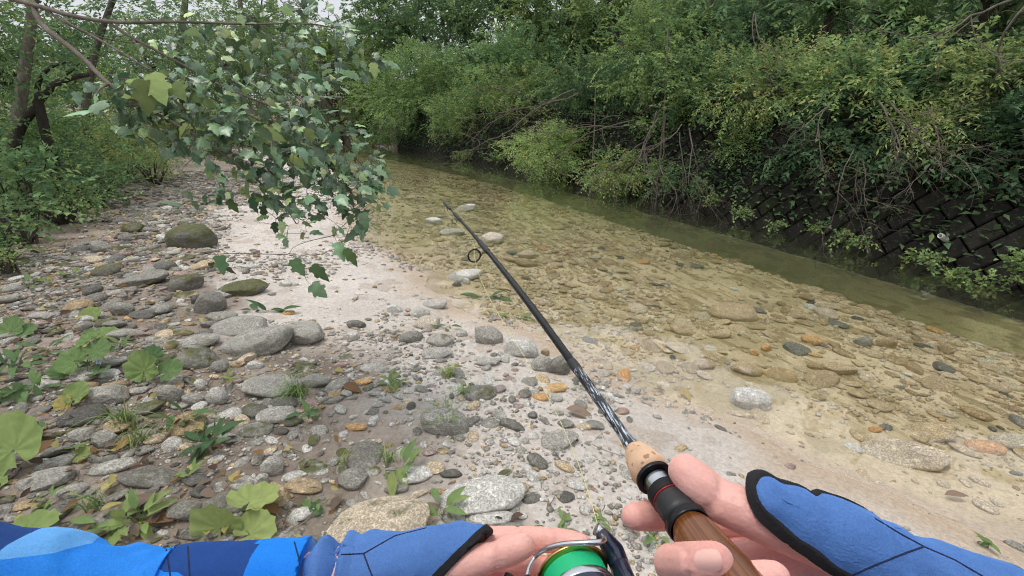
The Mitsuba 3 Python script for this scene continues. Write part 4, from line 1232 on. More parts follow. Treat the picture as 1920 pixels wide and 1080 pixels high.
# ------------------------------------------------------------------ plants that grow on the bank
def kidney_leaf(r):
    """Round leaf with a notch where the stalk joins, the veins pressed in; radius 1, notch towards -x."""
    n, rings = 30, 4
    th = np.linspace(-math.pi + .16, math.pi - .16, n)
    edge = (1 + .05 * np.cos(13 * th + r.uniform(0, 6)) + .04 * r.normal(size=n)) * (.80 + .20 * np.cos(th * .5) ** .5)
    cup, tilt = r.uniform(.10, .34), r.uniform(-.1, .1)
    v = [(-.25, 0, -.02)]
    for k in range(1, rings + 1):
        q = k / rings
        x, y = -.25 * (1 - q) + q * edge * np.cos(th), q * edge * np.sin(th)
        z = cup * q * q * (.6 + .4 * np.cos(2 * th + r.uniform(0, 6))) + .085 * q * np.cos(9 * th) + tilt * x
        v += list(np.stack([x, y, z], -1))
    f = [(0, 1 + j, 2 + j) for j in range(n - 1)]
    for k in range(rings - 1):
        a = 1 + k * n
        for j in range(n - 1):
            f += [(a + j, a + n + j, a + n + j + 1), (a + j, a + n + j + 1, a + j + 1)]
    return np.array(v), np.array(f)


def lance_leaf(r, width=.32):
    """Pointed leaf of unit length along +x with a sunken midrib and a bend."""
    n = 7
    t = np.linspace(0, 1, n)
    w = width * np.sin(math.pi * t ** .8) ** .9 * .5
    bend = r.uniform(.05, .45)
    z = -bend * t * t
    v = np.vstack([np.stack([t, 0 * t, z - .03], -1), np.stack([t, w, z + w * .35], -1), np.stack([t, -w, z + w * .35], -1)])
    f = []
    for k in range(n - 1):
        f += [(k, k + 1, n + k + 1), (k, n + k + 1, n + k), (k, 2 * n + k + 1, k + 1), (k, 2 * n + k, 2 * n + k + 1)]
    return v, np.array(f)


r_p = np.random.default_rng(88)


def plant(name, label, catg, g, leaves, shape, stalk=.0016, group=None):
    """leaves: (tip x, y, z from the foot, length, tone, lum, facing)."""
    key = thing(name, label, catg, group)
    st = []
    for (dx, dy, dz, ln, tone, lum, face) in leaves:
        p = g + [dx, dy, dz]
        hub = g + [0, 0, 0]
        D = norm(np.array([dx, dy, .25 * dz]) + r_p.normal(0, .15, 3) * .2 + 1e-4)
        N = norm(np.array([0, -.25, 1.0]) + np.array(face) + r_p.normal(0, .10, 3))
        v, f = shape(r_p)
        v = v @ (frame(D, N) * ln) + p
        part(key, 'leaf', (v, f), 'm_big_leaf', True, uv=(tone, lum))
        st.append(tube(spline([hub - [0, 0, .02], hub * .5 + p * .5 + [0, 0, .012], p - (norm(D) * ln * .25 if shape is kidney_leaf else 0)], 7), np.linspace(stalk, stalk * .7, 7), 5))
    part(key, 'stalk', cat(st), 'm_stalk', True, uv=(.4, .5))
    return key


scene['m_stalk'] = {'type': 'principled', 'base_color': rgb(.13, .17, .05), 'roughness': .5}


def kid(u, v, offs, label, group=None):
    g = on_ground(u, v)
    s = ((g - CAM) @ FWD) / 960
    plant('butterbur', label, 'plant', g, [(ox * s, oy * s, oz * s, w * s / 1.75, t, l, fc) for ox, oy, oz, w, t, l, fc in offs], kidney_leaf, .0028, group)


kid(448, 1000, [(10, 44, 40, 82, .42, .95, (.1, -.5, 0)), (-34, -5, 26, 84, .41, .92, (-.2, -.5, 0)), (36, -10, 10, 74, .42, .98, (.2, -.4, 0))], 'butterbur with three big bright kidney-shaped leaves beside the sleeve')
kid(10, 905, [(0, 30, 60, 104, .37, .80, (.1, -.4, 0)), (-20, -15, 20, 80, .37, .80, (-.1, -.4, 0))], 'butterbur with a broad round leaf cut by the frame edge')
kid(60, 1020, [(0, 10, 24, 76, .37, .6, (0, -.3, 0))], 'butterbur leaf peeping out above the blue sleeve')
kid(270, 722, [(0, 10, 32, 58, .35, .75, (0, -.4, 0)), (48, 10, 24, 42, .26, .5, (.4, -.3, 0)), (5, 30, 45, 34, .2, .5, (.2, .1, 0))], 'butterbur with a flat round leaf held above the stones')
kid(165, 710, [(-28, 10, 30, 50, .30, .55, (-.2, -.3, 0)), (12, 22, 46, 44, .27, .5, (.2, -.3, 0)), (-14, 40, 58, 38, .30, .55, (0, -.3, 0)), (30, -6, 14, 36, .25, .5, (.3, -.3, 0)), (-50, 0, 10, 36, .25, .5, (-.3, -.2, 0))], 'clump of butterbur leaves around a small pale flower')
kid(198, 640, [(0, 5, 12, 36, .34, .55, (0, -.3, 0)), (-34, 5, 6, 30, .26, .5, (0, -.3, 0))], 'small butterbur pair in the shingle above the flower clump')
kid(135, 765, [(8, 10, 22, 42, .36, .62, (0, -.5, 0)), (-10, -2, 8, 34, .62, .62, (-.2, -.5, 0))], 'butterbur with one green and one yellowed leaf')
kid(22, 632, [(0, 5, 14, 44, .28, .55, (0, -.3, 0)), (30, 0, 8, 34, .26, .5, (.1, -.3, 0))], 'butterbur pair at the shaded edge of the shingle')
kid(170, 600, [(4, 0, 8, 34, .37, .6, (0, -.3, 0))], 'single yellow green leaf lying over a grey cobble')
kid(140, 860, [(4, 6, 18, 34, .32, .55, (0, -.4, 0)), (20, -6, 8, 30, .42, .6, (.2, -.4, 0))], 'young butterbur between the tan stones')
kid(580, 965, [(-6, 4, 12, 26, .3, .55, (0, -.4, 0)), (14, 2, 8, 24, .22, .5, (0, -.4, 0))], 'tiny butterbur beside the huge tan boulder')
kid(60, 830, [(0, 4, 10, 54, .2, .5, (0, -.2, 0))], 'dull flat leaf over the litter beneath the speckled stone')
kid(30, 755, [(0, 4, 14, 40, .26, .55, (0, -.3, 0)), (-20, 0, 8, 34, .24, .5, (0, -.3, 0))], 'butterbur leaves in the shaded corner of the litter')


def sprig(u, v, n, w, tone, lum, label, rise=.35, width=.34, group=None):
    g = on_ground(u, v)
    s = w * ((g - CAM) @ FWD) / 960
    lv = []
    for k in range(n):
        a = 2 * math.pi * (k + r_p.uniform(-.25, .25)) / n
        q = r_p.uniform(.05, .3)
        lv.append((math.cos(a) * s * q, math.sin(a) * s * q, s * rise * r_p.uniform(.2, 1), s * r_p.uniform(.35, .6), np.clip(tone + r_p.normal(0, .03), 0, 1), lum, (0, 0, 0)))
    plant('weed', label, 'plant', g, lv, lambda r: lance_leaf(r, width), .0010, group)


for u, v, n, w, t, l, lb in [
 (750, 892, 7, 90, .34, .62, 'star-shaped bright weed before the smooth pale boulder'), (360, 895, 7, 52, .33, .6, 'pale green weed rooted beside the dark mossy bar stone'),
 (90, 945, 8, 56, .33, .58, 'weed with pointed leaves between two grey stones'), (215, 1000, 12, 110, .35, .6, 'yellow green weed spreading over the litter by the sleeve'),
 (268, 990, 12, 110, .37, .66, 'leafy yellow green weed next to the big kidney leaves'), (345, 800, 10, 80, .26, .5, 'dark green weed with grassy leaves below the squat cobble'),
 (400, 845, 12, 90, .15, .42, 'bluish dark weed drooping over the gravel'), (580, 790, 8, 60, .22, .5, 'sprig of narrow leaves under the flat-topped stone'),
 (735, 725, 9, 50, .36, .6, 'small light weed among the near cobbles'), (830, 975, 10, 90, .31, .62, 'green weed beside the huge tan boulder'),
 (720, 985, 10, 90, .30, .62, 'green weed rising behind the blue glove'), (1055, 985, 8, 44, .33, .62, 'small weed in the gravel beyond the hands'),
 (1120, 985, 6, 40, .36, .62, 'tiny weed with a yellow leaf near the reel'), (1225, 1010, 9, 60, .3, .55, 'tuft of weed beneath the rod grip'),
 (180, 690, 10, 70, .24, .5, 'low dark leaves under the flower clump'), (230, 655, 8, 50, .26, .5, 'weed poking out behind the round leaf'),
 (30, 700, 10, 80, .24, .5, 'dark leafy weed at the shaded frame edge'), (90, 670, 8, 60, .22, .45, 'sparse weed in the dark litter'), (70, 740, 9, 70, .25, .5, 'weed with drooping leaves over brown litter'),
 (130, 525, 8, 44, .3, .5, 'small weed in the dark shingle by the sand patch'), (60, 540, 8, 50, .27, .5, 'weed with dull leaves beside the sand patch'), (1425, 755, 0, 0, 0, 0, ''),
 (1850, 1030, 6, 50, .27, .5, 'little green weed by the end of the blue sleeve'), (600, 955, 6, 46, .3, .55, 'sprout by the white straw')]:
    if n:
        sprig(u, v, n, w, t, l, lb)
# cut green sprays washed up on the sand
for u, v, n, w, t, l, lb in [(910, 560, 10, 66, .22, .5, 'torn-off green spray of leaves lying on the sand'), (945, 592, 7, 56, .50, .75, 'bleached leaf spray lying by the green one'), (975, 600, 6, 50, .30, .7, 'wilted pale green leaves under the rod'),
                            (835, 618, 6, 40, .2, .5, 'narrow green leaves caught behind the greenish cobble'), (505, 585, 9, 70, .15, .45, 'dark fallen spray of leaves behind the tapered cobble'), (448, 716, 8, 56, .45, .6, 'withered grey spray of leaves on bare sand')]:
    g = on_ground(u, v)
    s = w * ((g - CAM) @ FWD) / 960
    lv = []
    for k in range(n):
        q = k / n - .5
        lv.append((q * s * .9, r_p.normal(0, .05) * s, .01 + .012 * r_p.random(), s * r_p.uniform(.3, .5), np.clip(t + r_p.normal(0, .03), 0, 1), l, (r_p.normal(0, .3), 0, 0)))
    plant('leaf_spray', lb, 'leaves', g, lv, lambda r: lance_leaf(r, .34), .0012)

# pale violet flower
g = on_ground(186, 705)
sc = ((g - CAM) @ FWD) / 960
fk = thing('wild_flower', 'tiny pale violet flower on a thin stalk among round leaves', 'flower')
c = g + UP * 27 * sc
scene['m_petal'] = {'type': 'principledthin', 'base_color': rgb(.62, .60, .85), 'roughness': .5, 'diff_trans': .6}
for k in range(5):
    a = 2 * math.pi * k / 5 + .3
    D = RIGHT * math.cos(a) + UP * math.sin(a) - FWD * .25
    v, f = lance_leaf(r_p, .62)
    part(fk, 'petal', (v @ (frame(D, -FWD + UP * .4) * 9 * sc) + c, f), 'm_petal', True)
part(fk, 'stalk', tube(spline([g - [0, 0, .02], g * .5 + c * .5 + [.006, 0, 0], c], 8), .0012, 5), 'm_stalk', True)


# grass tufts
def tuft(u, v, n, h, lean, tone, lum, label, name='grass_tuft', spread=.5):
    g = on_ground(u, v)
    s = ((g - CAM) @ FWD) / 960
    vs, fs, uvs = [], [], []
    for k in range(n):
        a = r_p.uniform(0, 2 * math.pi)
        d = np.array([math.cos(a), math.sin(a), 0]) * spread + [lean[0], lean[1], 0] + r_p.normal(0, .12, 3) * [1, 1, 0]
        ln = h * s * r_p.uniform(.5, 1.15)
        t = np.linspace(0, 1, 7)[:, None]
        root = g + np.array([*r_p.normal(0, .10 * h * s, 2), -.01])
        p = root + d * ln * (t ** 1.5) * .9 + np.array([0, 0, 1.0]) * ln * (t * 1.1 - .75 * t ** 2.2)
        w = ln * .018 * (1 - t[:, 0]) ** .7 + .0003
        sd = norm(np.cross(d, [0, 0, 1.0]) + r_p.normal(0, .3, 3))
        q = np.stack([p + sd * w[:, None], p - sd * w[:, None]], 1).reshape(-1, 3)
        i = np.arange(6) * 2
        f = np.vstack([np.stack([i, i + 1, i + 3], 1), np.stack([i, i + 3, i + 2], 1)])
        fs.append(f + 14 * k); vs.append(q)
        uvs.append(np.tile([np.clip(tone + r_p.normal(0, .05), 0, 1), np.clip(lum + r_p.normal(0, .12), 0, 1)], (14, 1)))
    put(thing(name, label, 'grass'), (np.vstack(vs), np.vstack(fs)), 'm_leaf', False, uv=np.vstack(uvs))


for a in [(562, 742, 90, 70, (-.1, -.4), .34, .55, 'dense grass tuft spilling over the large granite boulder'), (545, 720, 40, 60, (.4, .1), .32, .5, 'loose grass blades beside the dense tuft'),
          (735, 735, 26, 50, (.1, -.1), .36, .55, 'thin grass tuft among the near cobbles'), (838, 708, 46, 52, (.1, .1), .40, .62, 'fresh yellow green tuft by a flat pale stone'),
          (838, 805, 60, 95, (-.2, .1), .33, .6, 'arching grass growing from the top of the rounded boulder'), (875, 745, 26, 60, (-.3, .1), .33, .55, 'grass blades bending over the dark rounded stone'),
          (235, 800, 60, 95, (.1, -.2), .36, .42, 'sprawling olive grass over the domed stones'), (270, 830, 40, 90, (.3, -.2), .40, .42, 'dry drooping grass between the domed stones and litter'),
          (390, 820, 30, 80, (.1, -.2), .18, .42, 'dark broad-bladed tuft over the gravel'), (1265, 985, 36, 50, (0, 0), .36, .55, 'wiry grass tuft beneath the rod grip'),
          (640, 870, 14, 60, (.2, 0), .42, .5, 'few pale grass blades beside the golden cobble'), (730, 870, 30, 70, (0, .1), .33, .6, 'grass behind the star-shaped weed'),
          (180, 955, 26, 90, (-.2, 0), .30, .5, 'grass blades sticking up by the sleeve'), (55, 455, 20, 70, (.1, 0), .32, .45, 'wispy seedling on the sand patch by the wood')]:
    tuft(*a)

# moss cushion and dead leaves, sticks
r_l = np.random.default_rng(19)
vs, fs, uvs, m = [], [], [], 0
DEAD = []
n = 2600
yy = 0.9 + 6.5 * r_l.random(n) ** 1.3
xx = r_l.uniform(-1, .15, n) * 1.05 * (yy * .95 + .75)
lz, ldl, _ = ground(xx, yy)
ok = (ldl < -1.5) & (r_l.random(n) < sm(-1.2, -3.0, ldl))
for x, y, z in zip(xx[ok], yy[ok], lz[ok]):
    v, f = lance_leaf(r_l, r_l.uniform(.3, .6))
    a = r_l.uniform(0, 2 * math.pi)
    R = frame([math.cos(a), math.sin(a), r_l.normal(0, .2)], norm(np.array([0, 0, 1]) + r_l.normal(0, .35, 3))) * r_l.uniform(.03, .075)
    DEAD.append((v @ R + [x, y, z + r_l.uniform(.012, .045)], f, (r_l.choice([.77, .88, .95, 1.0, .6]), r_l.uniform(.2, .55))))
v, f = cat([d[:2] for d in DEAD])
put(stuff('leaf_litter', 'brown fallen leaves scattered over the shaded shingle', 'leaves'), (v, f), 'm_leaf', True, uv=np.vstack([np.tile(d[2], (len(d[0]), 1)) for d in DEAD]))
for u, v, w, t, lb in [(440, 690, 0, 0, ''), (660, 735, 44, .8, 'curled reddish dead leaf on the sand'), (1285, 745, 34, .72, 'narrow rust-brown leaf on wet sand right of the rod'), (1235, 738, 22, .85, 'dark brown leaf scrap on wet sand'),
                       (300, 985, 60, .8, 'crumpled reddish brown leaf by the yellow green weed'), (510, 970, 44, .78, 'curled brown leaf beside the big kidney leaves'), (260, 955, 70, .95, 'long pale brown dead leaf on the litter'),
                       (1090, 780, 60, .97, 'pale dead leaf near the fishing line'), (1180, 995, 50, .97, 'dry tan leaf by the reel'), (85, 850, 50, .8, 'reddish leaf scrap under the round leaf'), (230, 845, 44, .75, 'rusty leaf among grass and litter'), (1790, 940, 40, .8, 'brown leaf stranded at the water edge')]:
    if w:
        g = on_ground(u, v)
        s = w * ((g - CAM) @ FWD) / 960
        vv, ff = lance_leaf(r_l, .45)
        a = r_l.uniform(0, 6.28)
        put(thing('dead_leaf', lb, 'leaf'), (vv @ (frame([math.cos(a), math.sin(a), .1], norm(np.array([0, -.2, 1]) + r_l.normal(0, .2, 3))) * s) + g - [math.cos(a) * s / 2, math.sin(a) * s / 2, -.025], ff), 'm_leaf', True, uv=(t, .6))
for (u0, v0), (u1, v1), rad, tn, lb in [((545, 1010), (606, 962), .0022, 1.5, 'thin pale straw stalk beside the huge boulder'), ((148, 588), (198, 572), .006, 1.3, 'dry light stick lying on the brown stone'), ((425, 742), (408, 690), .003, .7, 'short dark twig on bare sand'),
                                        ((210, 345), (270, 338), .010, .5, 'dark fallen stick at the far end of the shingle'), ((470, 940), (600, 925), .002, .9, 'long thin stem lying across the gravel'), ((420, 690), (360, 650), .002, .8, 'thin bent stalk arching over the mossy stone'), ((1110, 845), (1190, 870), .002, 1.2, 'pale straw lying on sand by the grip')]:
    a, b = on_ground(u0, v0) + [0, 0, .03], on_ground(u1, v1) + [0, 0, .03]
    put(thing('stick', lb, 'stick'), tube(spline([a, a * .6 + b * .4 + r_l.normal(0, .012, 3), b], 9), np.linspace(rad, rad * .7, 9), 6), 'm_bark', True, uv=(tn, 0))

# bits of twig and bark among the stones
r_d = np.random.default_rng(29)
n = 1500
yy = 0.9 + 7.0 * r_d.random(n) ** 1.3
xx = r_d.uniform(-1, .5, n) * 1.05 * (yy * .95 + .75)
tz, tdl, _ = ground(xx, yy)
ok = (tdl < -.5) & (r_d.random(n) < .12 + .8 * sm(-1.0, -3.0, tdl))
bits = []
for x, y, z in zip(xx[ok], yy[ok], tz[ok]):
    a, l = r_d.uniform(0, math.pi), r_d.uniform(.02, .11)
    h = l / 2 * np.array([math.cos(a), math.sin(a), r_d.normal(0, .12)])
    c = np.array([x, y, z + r_d.uniform(.008, .03)])
    bits.append(tube(np.array([c - h, c + r_d.normal(0, .05, 3) * l, c + h]), r_d.uniform(.0008, .0026), 4))
put(stuff('twig_litter', 'bits of dead twig and stem scattered over the shaded shingle', 'twigs'), cat(bits), 'm_bark', True, uv=(.7, 0))
# ------------------------------------------------------------------ fishing rod, reel and the person who holds them
import manifold3d as m3
MF = m3.Manifold

R0 = at(1340, 1054, .26)                      # on the rod's axis, in the grip
RF = at(1073, 680, .468)                      # the ferrule
RT = at(838, 386, 1.10)                       # the rod's tip
RA = norm(RF - R0)                            # axis, towards the tip
TF, RL = float((RF - R0) @ RA), float((RT - R0) @ RA)
DROOP = RT - R0 - RA * RL                     # how far the tip hangs off the straight axis
RW = norm(np.cross(RA, np.cross(-RIGHT * .92 - UP * .35, RA)))   # the reel's side of the rod
RS = np.cross(RA, RW)


def rod_p(t):
    t = np.asarray(t, float)
    return R0 + RA * t[..., None] + DROOP * (np.maximum((t - TF) / (RL - TF), 0) ** 2)[..., None]


_t = np.linspace(-.2, RL + .2, 4000)
_q = rod_p(_t) - CAM
_u = 960 + 960 * (_q @ RIGHT) / (_q @ FWD)
_m = (_q @ FWD) > .1


def rod_t(u):
    """Metres from R0 to where the rod shows at column u."""
    return float(_t[_m][np.argmin(np.abs(_u[_m] - u))])


def dep(p):
    return (p - CAM) @ FWD


def lathe(profile, sides=28, origin=None, axis=None, caps=True):
    """profile: rows (metres along the axis, radius)."""
    axis = RA if axis is None else axis
    origin = R0 if origin is None else origin
    a = norm(np.cross(axis, [0.3, 0.2, 1.0])); b = np.cross(axis, a)
    ang = np.arange(sides) * 2 * np.pi / sides
    pr = np.asarray(profile, float)
    v = np.concatenate([origin + t * axis + r * (np.cos(ang)[:, None] * a + np.sin(ang)[:, None] * b) for t, r in pr])
    i, j = np.meshgrid(np.arange(len(pr) - 1), np.arange(sides), indexing='ij')
    q = np.stack([i * sides + j, i * sides + (j + 1) % sides, (i + 1) * sides + (j + 1) % sides, (i + 1) * sides + j], -1).reshape(-1, 4)
    f = np.vstack([q[:, [0, 1, 2]], q[:, [0, 2, 3]]])
    uv = np.concatenate([np.stack([np.full(sides, t), np.abs(ang - math.pi) / math.pi], -1) for t, r in pr])
    if caps:
        n = len(v)
        v = np.vstack([v, [origin + pr[0, 0] * axis], [origin + pr[-1, 0] * axis]])
        uv = np.vstack([uv, uv[:1], uv[-1:]])
        k = np.arange(sides)
        f = np.vstack([f, np.stack([np.full(sides, n), (k + 1) % sides, k], 1), np.stack([np.full(sides, n + 1), (len(pr) - 1) * sides + k, (len(pr) - 1) * sides + (k + 1) % sides], 1)])
    return trimesh.Trimesh(v, f, process=False), uv


def gloss(key, base, rough, metallic=0.0, coat=0.0, **more):
    scene[key] = {'type': 'principled', 'base_color': base if isinstance(base, dict) else rgb(*base), 'roughness': rough, 'metallic': metallic, 'clearcoat': coat, 'clearcoat_gloss': .95, **more}


gloss('m_black', (.006, .006, .008), .30, 0, .35, specular=.25)
gloss('m_black_matt', (.018, .018, .02), .5)
gloss('m_steel', (.62, .62, .64), .22, 1.0)
gloss('m_gold', (.72, .42, .13), .22, 1.0)
gloss('m_red', (.35, .015, .02), .3, .3, .5)
gloss('m_navy_gloss', (.012, .016, .040), .14, 0.2, 1.0)


def cork_col(p, n, uv):
    c = mix(C(.50, .31, .19), C(.66, .45, .30), fbm(p.x * 160.0, p.y * 160.0, p.z * 160.0, 3))
    return mix(c, C(.20, .10, .05), smoothstep(.68, .76, noise(p.x * 420.0, p.y * 420.0, p.z * 420.0)) * .7)


def wood_col(p, n, uv):
    g = fbm(uv.x * 35.0, uv.y * 60.0, 0.0, 4)
    return mix(C(.10, .034, .010), C(.20, .072, .020), smoothstep(.2, .8, g))


def foil_col(p, n, uv):
    a = fbm(uv.x * 90.0 + uv.y * 3.5, uv.y * 26.0 - uv.x * 160.0, 3.0, 3)
    line = smoothstep(.60, .66, a)
    return mix(C(.012, .014, .02), C(.55, .60, .66), line)


gloss('m_cork', mikit.proc(cork_col), .8)
gloss('m_wood', mikit.proc(wood_col), .22, 0, .8)
gloss('m_foil', mikit.proc(foil_col), .20, .25, .8)

rod = thing('fishing_rod', 'black spinning rod with cork foregrip and amber wooden grip held out over the bank', 'fishing rod')


def rpart(name, prof, mat, label=None, **k):
    m, uv = lathe(prof, **k)
    return part(rod, name, m, mat, True, uv=uv, label=label)


def px(u, width):
    """(t, radius) of the rod where it shows at column u, width pixels of the photograph across."""
    t = rod_t(u)
    return t, width * dep(rod_p(t)) / 960 / 2


TS, TC = px(1291, 0)[0], px(1230, 0)[0]        # end of the reel seat, end of the cork
rpart('grip', [(-.10, .013), (-.085, .0155), (-.05, .0158), (-.012, .0150), (TS - .008, .0122), (TS - .001, .0112)], 'm_wood', 'glossy amber wooden grip')
rpart('rear_hood', [(TS - .001, .0112), (TS, .0122), (TS + .004, .0122), (TS + .0045, .0108)], 'm_black')
SEG = np.linspace(TS + .0045, TC, 12)
rpart('reel_seat', [(SEG[0], .0106), (SEG[2], .0104), (SEG[5], .0104), (SEG[5] + .0003, .0100)], 'm_black_matt')
rpart('trim_ring', [(SEG[5] + .0003, .0106), (SEG[5] + .0008, .0109), (SEG[5] + .0016, .0106)], 'm_red', 'thin red ring')
prof = []
for k in range(8):
    q = SEG[5] + .0016 + k * (SEG[8] - SEG[5] - .0016) / 8
    prof += [(q, .0108), (q + (SEG[8] - SEG[5]) / 16, .0098)]
rpart('locking_ring', prof + [(SEG[8], .0100)], 'm_black_matt')
prof = []
for k in range(6):
    q = SEG[8] + (SEG[11] - SEG[8]) * k / 6
    prof += [(q, .0088), (q + (SEG[11] - SEG[8]) / 12, .0082)]
rpart('thread', prof + [(SEG[11], .0088)], 'm_steel', 'bright threaded barrel')
rpart('winding_check', [(TC, .0112), (TC + .001, .0120), (TC + .0030, .0118), (TC + .0035, .0110)], 'm_black')
tc = TC + .0035
rpart('foregrip', [(tc, .0110), (tc + .006, .0122), (px(1215, 0)[0], .0120), (px(1202, 0)[0], .0104), (px(1192, 0)[0], .0080), (px(1188, 0)[0], .0062)], 'm_cork', 'flared pinkish cork foregrip')
td = px(1188, 0)[0]
rpart('butt_blank', [(td, .0055), px(1170, 21), px(1130, 20), px(1095, 18.5), px(1084, 17.5)], 'm_foil', 'thick lower blank with silvery streaks')
rpart('ferrule', [px(1084, 18.5), px(1078, 19), px(1072, 18), px(1071, 16)], 'm_black_matt')
BL = np.array([px(1071, 15.5), px(1040, 15), px(1000, 14), px(960, 12), px(930, 10), px(910, 8.5), px(885, 6.2), px(862, 4.6), (RL - .02, .0011), (RL + .06, .0009)])
_bt = np.linspace(BL[0, 0], BL[-1, 0], 60)
part(rod, 'blank', tube(rod_p(_bt), np.interp(_bt, BL[:, 0], BL[:, 1]), 16), 'm_black', True)
for k, (u, rr) in enumerate([(912, .0105), (861, .0052), (842, .0036)]):
    t = rod_t(u)
    b = rod_p(t)
    c = b + RW * (rr * 2.05) - RA * .004
    ang = np.linspace(0, 2 * math.pi, 25)
    side_ = np.cross(norm(RA + RW * .35), RW)
    ring = np.array([c + rr * (math.cos(a) * norm(np.cross(side_, norm(RA + RW * .3))) + math.sin(a) * side_) for a in ang])
    g = part(rod, 'line_guide', tube(ring, rr * .13, 8, caps=False), 'm_black', True)
    legs = [tube(spline([b + RA * .03 + RW * .001, b + RA * .012 + RW * rr * .55 + sg * side_ * rr * .5, c + sg * side_ * rr * .99], 10), rr * .075, 6) for sg in (-1, 1)]
    legs.append(tube(spline([b - RA * .02 + RW * .001, b - RA * .010 + RW * rr * .5, c - RW * rr * 1.0], 8), rr * .075, 6))
    part(g, 'frame', cat(legs), 'm_black', True)
    w0, w1 = t + .02, t + .045
    th = px(u, [9.5, 6, 4.5][k])[1]
    _w = np.linspace(w0 - .03, w1, 8)
    part(rod, 'thread_wrap', tube(rod_p(_w), th * np.array([1.02, 1.16, 1.16, 1.15, 1.14, 1.13, 1.12, 1.0]), 14), 'm_black_matt')

# reel: rotor, spool and bail in line with the rod
SF = at(1074, 1076, .288)                      # middle of the spool's front lip
reel_mesh, uv = lathe([(-.062, .004), (-.060, .014), (-.050, .0165), (-.036, .0165), (-.034, .012)], origin=SF)
body = cat([(np.array(reel_mesh.vertices), np.array(reel_mesh.faces)),
            tube(spline([SF - RA * .052 + norm(R0 - SF) * .012, SF * .5 + R0 * .5 - RA * .052, R0 - RA * .032 + RW * .013], 10), np.linspace(.0085, .0050, 10), 10),
            tube(np.array([R0 - RA * .055 + RW * .0145, R0 - RA * .032 + RW * .0150, R0 + RW * .0150]), [.0026, .0042, .0022], 8)])
reel = part(rod, 'reel', body, 'm_navy_gloss', True, label='dark spinning reel with a green line on a gold-lipped spool')


def sub(name, mesh, mat, uv=None, label=None):
    return part(reel, name, mesh, mat, True, uv=uv, label=label)


m, uv = lathe([(-.034, .0125), (-.032, .0185), (-.026, .0205), (-.018, .0205), (-.0175, .0185)], origin=SF, sides=40)
sub('rotor', m, 'm_navy_gloss')
m, uv = lathe([(-.0175, .0190), (-.016, .0196), (-.0125, .0196), (-.0120, .0180)], origin=SF, sides=48)
sub('spool_skirt', m, 'm_steel', label='bright spool skirt')
prof = [(-.0122, .0170)]
for k in range(14):
    q = -.0120 + k * .00078
    prof += [(q, .0183), (q + .0004, .0179)]
m, uv = lathe(prof + [(-.0009, .0178)], origin=SF, sides=56)
gloss('m_line', (.012, .46, .19), .45)
sub('line_winding', m, 'm_line', label='bright green braided line')
m, uv = lathe([(-.0010, .0165), (-.0009, .0203), (.0002, .0210), (.0014, .0203), (.0016, .0165), (.002, .010), (.002, .003)], origin=SF, sides=56)
sub('spool_lip', m, 'm_gold', label='gold front lip')
EX = norm(RIGHT - RA * (RIGHT @ RA)); EY = np.cross(RA, EX)
if EY @ UP < 0:
    EY = -EY


def around(a, r, t):
    return SF + RA * t + r * (math.cos(math.radians(a)) * EX + math.sin(math.radians(a)) * EY)


for a in (0, 180):
    arm = MF.batch_hull([MF.sphere(r, 20).translate(tuple(around(a + d, rr, t))) for d, rr, t, r in [(-16, .0205, -.030, .0026), (16, .0205, -.030, .0026), (-15, .0264, -.016, .0042), (17, .0264, -.016, .0042), (-6, .0270, -.004, .0052), (8, .0270, -.004, .0052)]])
    arm = MF.batch_hull([arm])
    q = arm.refine_to_length(.003).to_mesh()
    am = trimesh.Trimesh(q.vert_properties[:, :3], q.tri_verts)
    trimesh.smoothing.filter_taubin(am, iterations=6)
    sub('rotor_arm', am, 'm_navy_gloss')
# bail: arm, roller, wire
bl = MF.batch_hull([MF.sphere(r, 22).translate(tuple(p)) for p, r in [(around(2, .0275, -.004), .0056), (around(14, .0265, .004), .0062)]]) + MF.batch_hull([MF.sphere(r, 22).translate(tuple(p)) for p, r in [(around(14, .0265, .004), .0062), (around(32, .0250, .0085), .0045)]])
q = bl.refine_to_length(.0018).to_mesh()
bm = trimesh.Trimesh(q.vert_properties[:, :3], q.tri_verts)
trimesh.smoothing.filter_taubin(bm, iterations=8)
sub('bail_arm', bm, 'm_navy_gloss')
rl, uv = lathe([(-.0035, .0020), (-.003, .0036), (0, .0030), (.003, .0036), (.0035, .0020)], origin=around(33, .0248, .0125), axis=norm(EX * -.8 + EY * .5 + RA * .3), sides=20)
sub('line_roller', rl, 'm_steel')
wire = spline([around(34, .0246, .010), at(1105, 1018, .279), at(1062, 1020, .282), at(1022, 1030, .288), at(1003, 1045, .294), around(172, .0262, .002), around(182, .0262, -.006)], 34)
sub('bail_wire', tube(wire, np.linspace(.0019, .0010, 34), 8), 'm_steel')
# crank
hb = SF - RA * .048 - EX * .014
crank = np.array([hb, hb - EX * .016, at(1010, 1110, .345), at(985, 1098, .372)])
sub('crank', tube(crank, [.004, .0035, .0026, .0026], 8), 'm_black')
kn, uv = lathe([(-.012, .003), (-.011, .0055), (0, .0065), (.011, .0055), (.012, .003)], origin=at(975, 1085, .384), axis=norm(EX * -1 + EY * .1), sides=18)
sub('crank_knob', kn, 'm_black_matt')
# line from the roller out to the first guide and on to the tip
t_g = rod_t(912)
gc = rod_p(t_g) + RW * .0215 - RA * .004
lr = around(33, .0248, .0165)
sag = np.array([0, 0, -.012])
gloss('m_monofil', (.62, .62, .28), .35)
ln_ = np.vstack([spline([lr, lr * .66 + gc * .34 + sag + RIGHT * .012, lr * .3 + gc * .7 + sag, gc], 30), spline([gc, rod_p(rod_t(861)) + RW * .0107, rod_p(rod_t(842)) + RW * .0074, RT + RW * .004], 14)[1:]])
part(rod, 'line', tube(ln_, .00030, 5), 'm_monofil', True, label='thin pale yellow fishing line')


